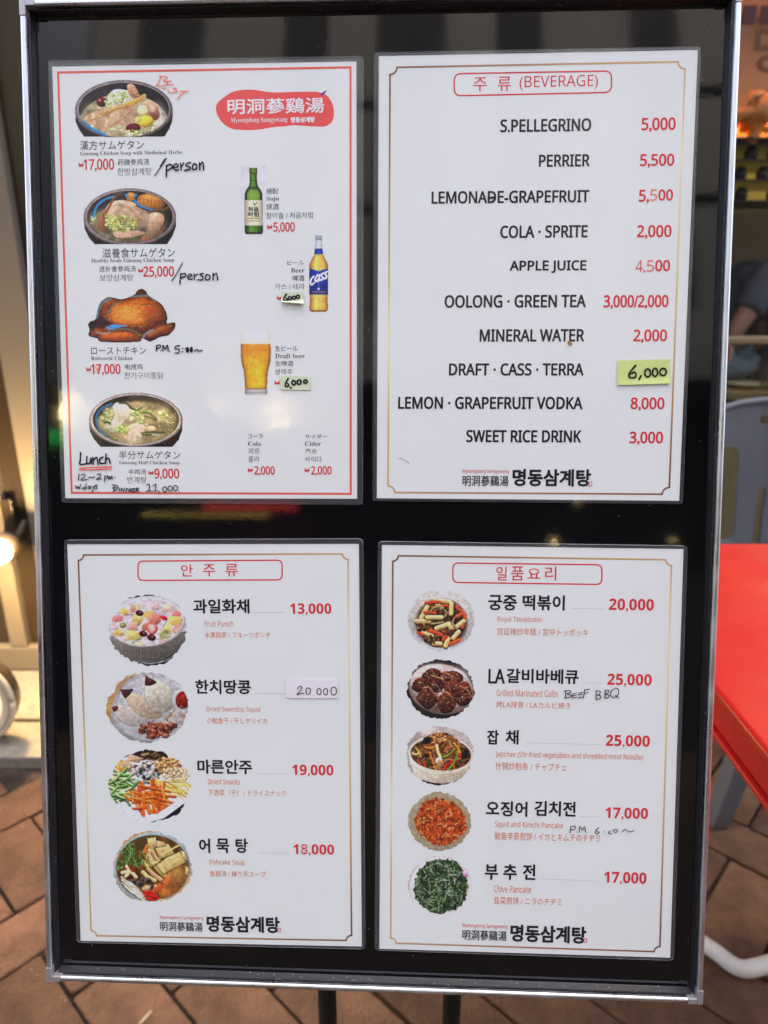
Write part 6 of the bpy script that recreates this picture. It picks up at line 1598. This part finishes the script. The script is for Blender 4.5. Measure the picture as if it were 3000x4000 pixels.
for p_, w_ in (([(545, 655), (620, 645), (680, 645)], 34), ([(530, 745), (600, 750), (690, 760)], 30), ([(850, 790), (920, 760), (935, 800)], 36), ([(850, 690), (890, 730)], 30), ([(570, 930), (640, 945), (700, 970)], 36), ([(720, 1020), (750, 990)], 34), ([(790, 1060), (840, 1040), (880, 1020)], 36), ([(465, 945), (510, 965)], 28), ([(720, 675), (760, 680)], 24), ([(905, 900), (925, 870)], 22)): c.line(p_, w_, c.rnd((226, 92, 56)), sh=.5)
for p_ in ([(590, 740), (620, 700), (690, 685), (690, 720)], [(730, 720), (755, 750), (730, 790)], [(830, 800), (810, 850), (835, 890)], [(600, 860), (680, 850), (720, 840)]): c.line(p_, 22, (96, 74, 52)); c.line(p_, 11, (206, 184, 140))
c.line([(620, 840), (720, 820), (800, 800)], 12, (66, 80, 40)); sauce(760, 940, 60, 30, 16); sauce(510, 900, 50, 35, 14); sauce(590, 1020, 40, 30, 12); sauce(700, 735, 40, 24, 8)
for i in range(70):
    x_, y_ = c.inside(700, 850, 230, 215); c.ell(x_, y_, 4, 3, (240, 214, 160), a=.6)
c.noise(8, .07, 9); c.build(S4, 'printed picture of stir-fried rice cakes in a white bowl')

# grilled galbi
c = Cv('E', 346, 1198, 1034, 1820, seed=32)
c.A = c.jag(692, 1510, 340, 305, .07, 6)
c._put(np.ones(c.X.shape), (46, 40, 38)); c.noise(40, .2, 1); c.ell(700, 1510, 330, 250, (150, 128, 118), 12, sh=.2); c.ell(700, 1480, 310, 215, (206, 186, 176), 12, sh=.2); c.ell(900, 1380, 90, 60, (240, 228, 222), 30, soft=24, a=.8); c.ell(620, 1300, 110, 36, (226, 210, 202), soft=20, a=.8); c.ell(560, 1640, 120, 70, (120, 98, 88), 30, soft=30, a=.8)
for q_ in ([(500, 1370), (600, 1300), (700, 1340), (660, 1420), (560, 1430)], [(400, 1480), (460, 1400), (560, 1420), (540, 1510), (440, 1520)], [(560, 1440), (680, 1390), (740, 1450), (680, 1530), (590, 1510)], [(700, 1340), (840, 1330), (920, 1390), (860, 1440), (740, 1420)], [(740, 1440), (850, 1420), (900, 1480), (820, 1560), (730, 1520)], [(850, 1460), (960, 1440), (1010, 1570), (960, 1650), (860, 1600)], [(445, 1590), (540, 1490), (640, 1560), (660, 1620), (560, 1700)], [(650, 1600), (760, 1530), (850, 1620), (800, 1720), (700, 1730)], [(800, 1560), (900, 1540), (960, 1640), (880, 1660)]):
    c.poly([(x_, y_ + 16) for x_, y_ in q_], (34, 18, 14), 0, True); c.poly(q_, c.rnd((106, 58, 42)), .5, True)
    P = np.array(q_); cc_ = P.mean(0)
    for i in range(46):
        x_, y_ = c.inside(cc_[0], cc_[1], np.ptp(P[:, 0]) * .46, np.ptp(P[:, 1]) * .42); c.ell(x_, y_, c.r.uniform(4, 14), c.r.uniform(3, 8), c.rnd(c.r.choice(((66, 32, 24), (142, 82, 60), (88, 46, 34), (176, 112, 84), (48, 22, 18)))), c.r.uniform(0, 180), a=.85)
    for i in range(9):
        x_, y_ = c.inside(cc_[0], cc_[1], np.ptp(P[:, 0]) * .3, np.ptp(P[:, 1]) * .25); c.ell(x_, y_, 5, 4, c.r.choice(((112, 124, 78), (236, 214, 176), (240, 222, 190))), a=.9)
for p_ in ([(520, 1500), (580, 1500), (640, 1580)], [(700, 1345), (760, 1360), (800, 1380)], [(610, 1380), (680, 1400), (720, 1420)], [(680, 1530), (760, 1550), (820, 1610)], [(700, 1380), (750, 1400)], [(890, 1480), (960, 1530), (1000, 1590)]): c.line(p_, 15, (206, 152, 116)); c.line([(x_ + 3, y_ + 6) for x_, y_ in p_], 6, (96, 52, 36))

for i in range(60):
    x_, y_ = c.inside(690, 1520, 270, 180); c.ell(x_, y_, c.r.uniform(6, 18), c.r.uniform(3, 7), (26, 14, 12), c.r.uniform(-60, 60), a=.6, soft=3)
for i in range(46):
    x_, y_ = c.inside(690, 1510, 260, 170); c.ell(x_, y_, c.r.uniform(4, 10), c.r.uniform(2, 4), (226, 190, 166), c.r.uniform(-50, 30), a=.55, soft=2)
c.noise(8, .08, 9); c.build(S4, 'printed picture of dark grilled marinated short ribs')

# japchae
c = Cv('F', 326, -50, 990, 544, seed=33)
c.A = c.jag(660, 248, 328, 290, .06, 7)
c._put(np.ones(c.X.shape), (198, 184, 176)); c.noise(90, .08, 1); c.ell(560, 10, 200, 60, (222, 210, 202), 20, soft=40, a=.8); c.poly([(330, 60), (400, 20), (480, 60), (360, 180)], (176, 158, 150), .1, True, .7); c.poly([(480, 480), (700, 520), (960, 400), (980, 544), (480, 544)], (96, 74, 70), .2); c.poly([(480, 480), (540, 500), (700, 530), (540, 544)], (40, 34, 38), 0)
c.poly([(362, 230), (380, 330), (430, 430), (520, 490), (650, 515), (780, 505), (890, 460), (950, 380), (978, 270)], (216, 202, 180), .45, True); c.ell(668, 230, 308, 170, (232, 220, 200), 4, sh=.1); c.ell(668, 235, 290, 158, (96, 66, 44), 4, sh=.3)
c.clip = np.maximum(c.m_ell(668, 240, 288, 152, 4)[0], c.m_ell(660, 150, 190, 130)[0])
c._put(c.m_ell(660, 170, 190, 140)[0], (140, 92, 56)); c.noise(24, .25, 2)
for i in range(260):
    x_, y_ = c.inside(665, 215, 290, 180); a = c.r.uniform(-1.5, 1.5); l_ = c.r.uniform(20, 60)
    c.line([(x_, y_), (x_ + l_ * .5 * math.cos(a) + c.r.uniform(-12, 12), y_ + l_ * .5 * math.sin(a)), (x_ + l_ * math.cos(a), y_ + l_ * math.sin(a))], c.r.uniform(5, 12), c.rnd(c.r.choice(((150, 98, 60), (112, 72, 44), (186, 132, 86), (86, 56, 38), (206, 160, 108), (66, 46, 34)))), a=.9)
for i in range(40):
    x_, y_ = c.inside(640, 80, 80, 50); c.ell(x_, y_, 12, 7, c.rnd(c.r.choice(((214, 160, 96), (176, 110, 66), (232, 186, 124)))), c.r.uniform(0, 180))
for p_, w_, col in (([(630, 150), (640, 210), (670, 280)], 26, (238, 222, 160)), ([(680, 270), (750, 240), (800, 190)], 18, (126, 152, 66)), ([(840, 220), (800, 310), (735, 395)], 20, (126, 156, 58)), ([(560, 220), (590, 300), (625, 395)], 14, (232, 140, 52)), ([(700, 395), (720, 350), (780, 305)], 24, (206, 50, 38)), ([(450, 310), (470, 350), (490, 365)], 18, (214, 70, 44)), ([(520, 170), (570, 180), (610, 160)], 18, (236, 140, 62)), ([(430, 180), (455, 210), (475, 260)], 16, (240, 196, 74)), ([(400, 230), (430, 240), (460, 225)], 20, (236, 206, 130)), ([(790, 130), (830, 170), (855, 220)], 14, (240, 178, 56)), ([(840, 240), (870, 270)], 26, (206, 60, 42)), ([(720, 200), (740, 170), (775, 170)], 18, (196, 110, 78)), ([(505, 320), (520, 350), (505, 370)], 16, (206, 66, 46)), ([(790, 330), (800, 380)], 10, (226, 120, 50))): c.line(p_, w_, col, sh=.5)
c.ell(650, 300, 34, 34, (240, 226, 190), sh=.4); c.ell(535, 105, 44, 34, (40, 34, 36), -30); c.ell(900, 240, 30, 50, (36, 32, 36), 30); c.ell(650, 340, 26, 50, (176, 134, 92), 10); c.ell(530, 250, 30, 20, (52, 44, 42))
c.clip = np.ones(c.X.shape); c.line([(375, 330), (500, 400), (660, 425), (830, 400), (965, 310)], 14, (226, 212, 190)); c.noise(8, .06, 9)
c.build(S4, 'printed picture of glass noodles with vegetables in a beige bowl')

# squid and kimchi pancake
c = Cv('F', 332, 590, 976, 1168, seed=34)
c.A = c.jag(655, 880, 312, 285, .06, 8)
c._put(np.ones(c.X.shape), (196, 210, 218)); c.noise(40, .1, 1); c.ell(420, 640, 40, 30, (96, 146, 84), a=.7); c.ell(660, 880, 305, 285, (166, 152, 122), sh=.1)
for k in range(9): c.ell(660, 880, 300 - k * 7, 280 - k * 7, (188, 174, 144) if k % 2 else (150, 136, 108), sh=.05)
pm = c.jag(662, 880, 252, 236, .12, 18); c._put(pm, (176, 84, 44)); c.clip = pm
c.noise(30, .25, 2)
for i in range(420):
    x_, y_ = c.inside(662, 880, 262, 246); c.ell(x_, y_, c.r.uniform(6, 20), c.r.uniform(4, 11), c.rnd(c.r.choice(((206, 98, 48), (150, 62, 32), (222, 128, 70), (176, 74, 36), (118, 48, 28), (196, 110, 66), (232, 158, 96)))), c.r.uniform(0, 180), a=.85)
for i in range(46):
    x_, y_ = c.inside(662, 880, 235, 220); a = c.r.uniform(0, 3.1); c.line([(x_, y_), (x_ + 26 * math.cos(a), y_ + 26 * math.sin(a))], 9, c.r.choice(((66, 56, 34), (92, 82, 46), (52, 38, 28), (240, 206, 150), (236, 190, 130))), a=.9)
c.clip = np.ones(c.X.shape); c.noise(7, .09, 9)
c.build(S4, 'printed picture of an orange kimchi pancake on a woven tray')

# chive pancake
c = Cv('F', 350, 1202, 974, 1784, seed=35)
c.A = c.jag(662, 1494, 308, 286, .05, 9)
c._put(np.ones(c.X.shape), (218, 212, 208)); c.ell(640, 1500, 290, 285, (206, 190, 176), sh=.1); c.ell(646, 1500, 280, 276, (226, 222, 216), sh=.05)
pm = c.jag(668, 1505, 272, 262, .10, 28); c._put(pm, (62, 82, 54)); c.clip = pm; c.noise(40, .25, 2)
for i in range(330):
    x_, y_ = c.inside(668, 1505, 275, 265); a = math.atan2(y_ - 1505, x_ - 668) + c.r.choice((1.57, .6, -.6, 0)) + c.r.uniform(-.6, .6); l_ = c.r.uniform(30, 80)
    c.line([(x_ - l_ * .5 * math.cos(a), y_ - l_ * .5 * math.sin(a)), (x_ + c.r.uniform(-8, 8), y_ + c.r.uniform(-8, 8)), (x_ + l_ * .5 * math.cos(a), y_ + l_ * .5 * math.sin(a))], c.r.uniform(6, 13), c.rnd(c.r.choice(((44, 66, 38), (72, 104, 58), (104, 134, 84), (34, 48, 32), (134, 156, 112), (86, 84, 74), (156, 174, 138), (58, 74, 50)))), a=.9)
for i in range(60):
    x_, y_ = c.inside(660, 1500, 230, 220); c.ell(x_, y_, c.r.uniform(6, 16), c.r.uniform(3, 7), c.r.choice(((212, 222, 204), (190, 204, 176), (176, 160, 120), (226, 232, 220))), c.r.uniform(0, 180), a=.7)
for i in range(70):
    x_, y_ = c.inside(668, 1505, 250, 240); a = c.r.uniform(0, 3.14); l_ = c.r.uniform(40, 90); c.line([(x_ - l_ * .5 * math.cos(a), y_ - l_ * .5 * math.sin(a)), (x_ + l_ * .5 * math.cos(a), y_ + l_ * .5 * math.sin(a))], c.r.uniform(5, 10), c.rnd(c.r.choice(((150, 166, 140), (110, 118, 104), (182, 192, 172), (30, 40, 28), (96, 88, 78)))), a=.8, smooth=False)
c.clip = np.ones(c.X.shape); c.ell(910, 1375, 34, 40, (222, 160, 192), a=.9); c.ell(905, 1370, 14, 14, (240, 200, 220)); c.ell(810, 1723, 12, 11, (24, 24, 24)); c.line([(360, 1500), (385, 1400), (450, 1300), (540, 1230), (640, 1212)], 5, (176, 128, 92), a=.8); c.line([(600, 1765), (640, 1770), (690, 1765)], 12, (40, 34, 28))
c.noise(7, .07, 9); c.build(S4, 'printed picture of a dark green chive pancake on a white plate')
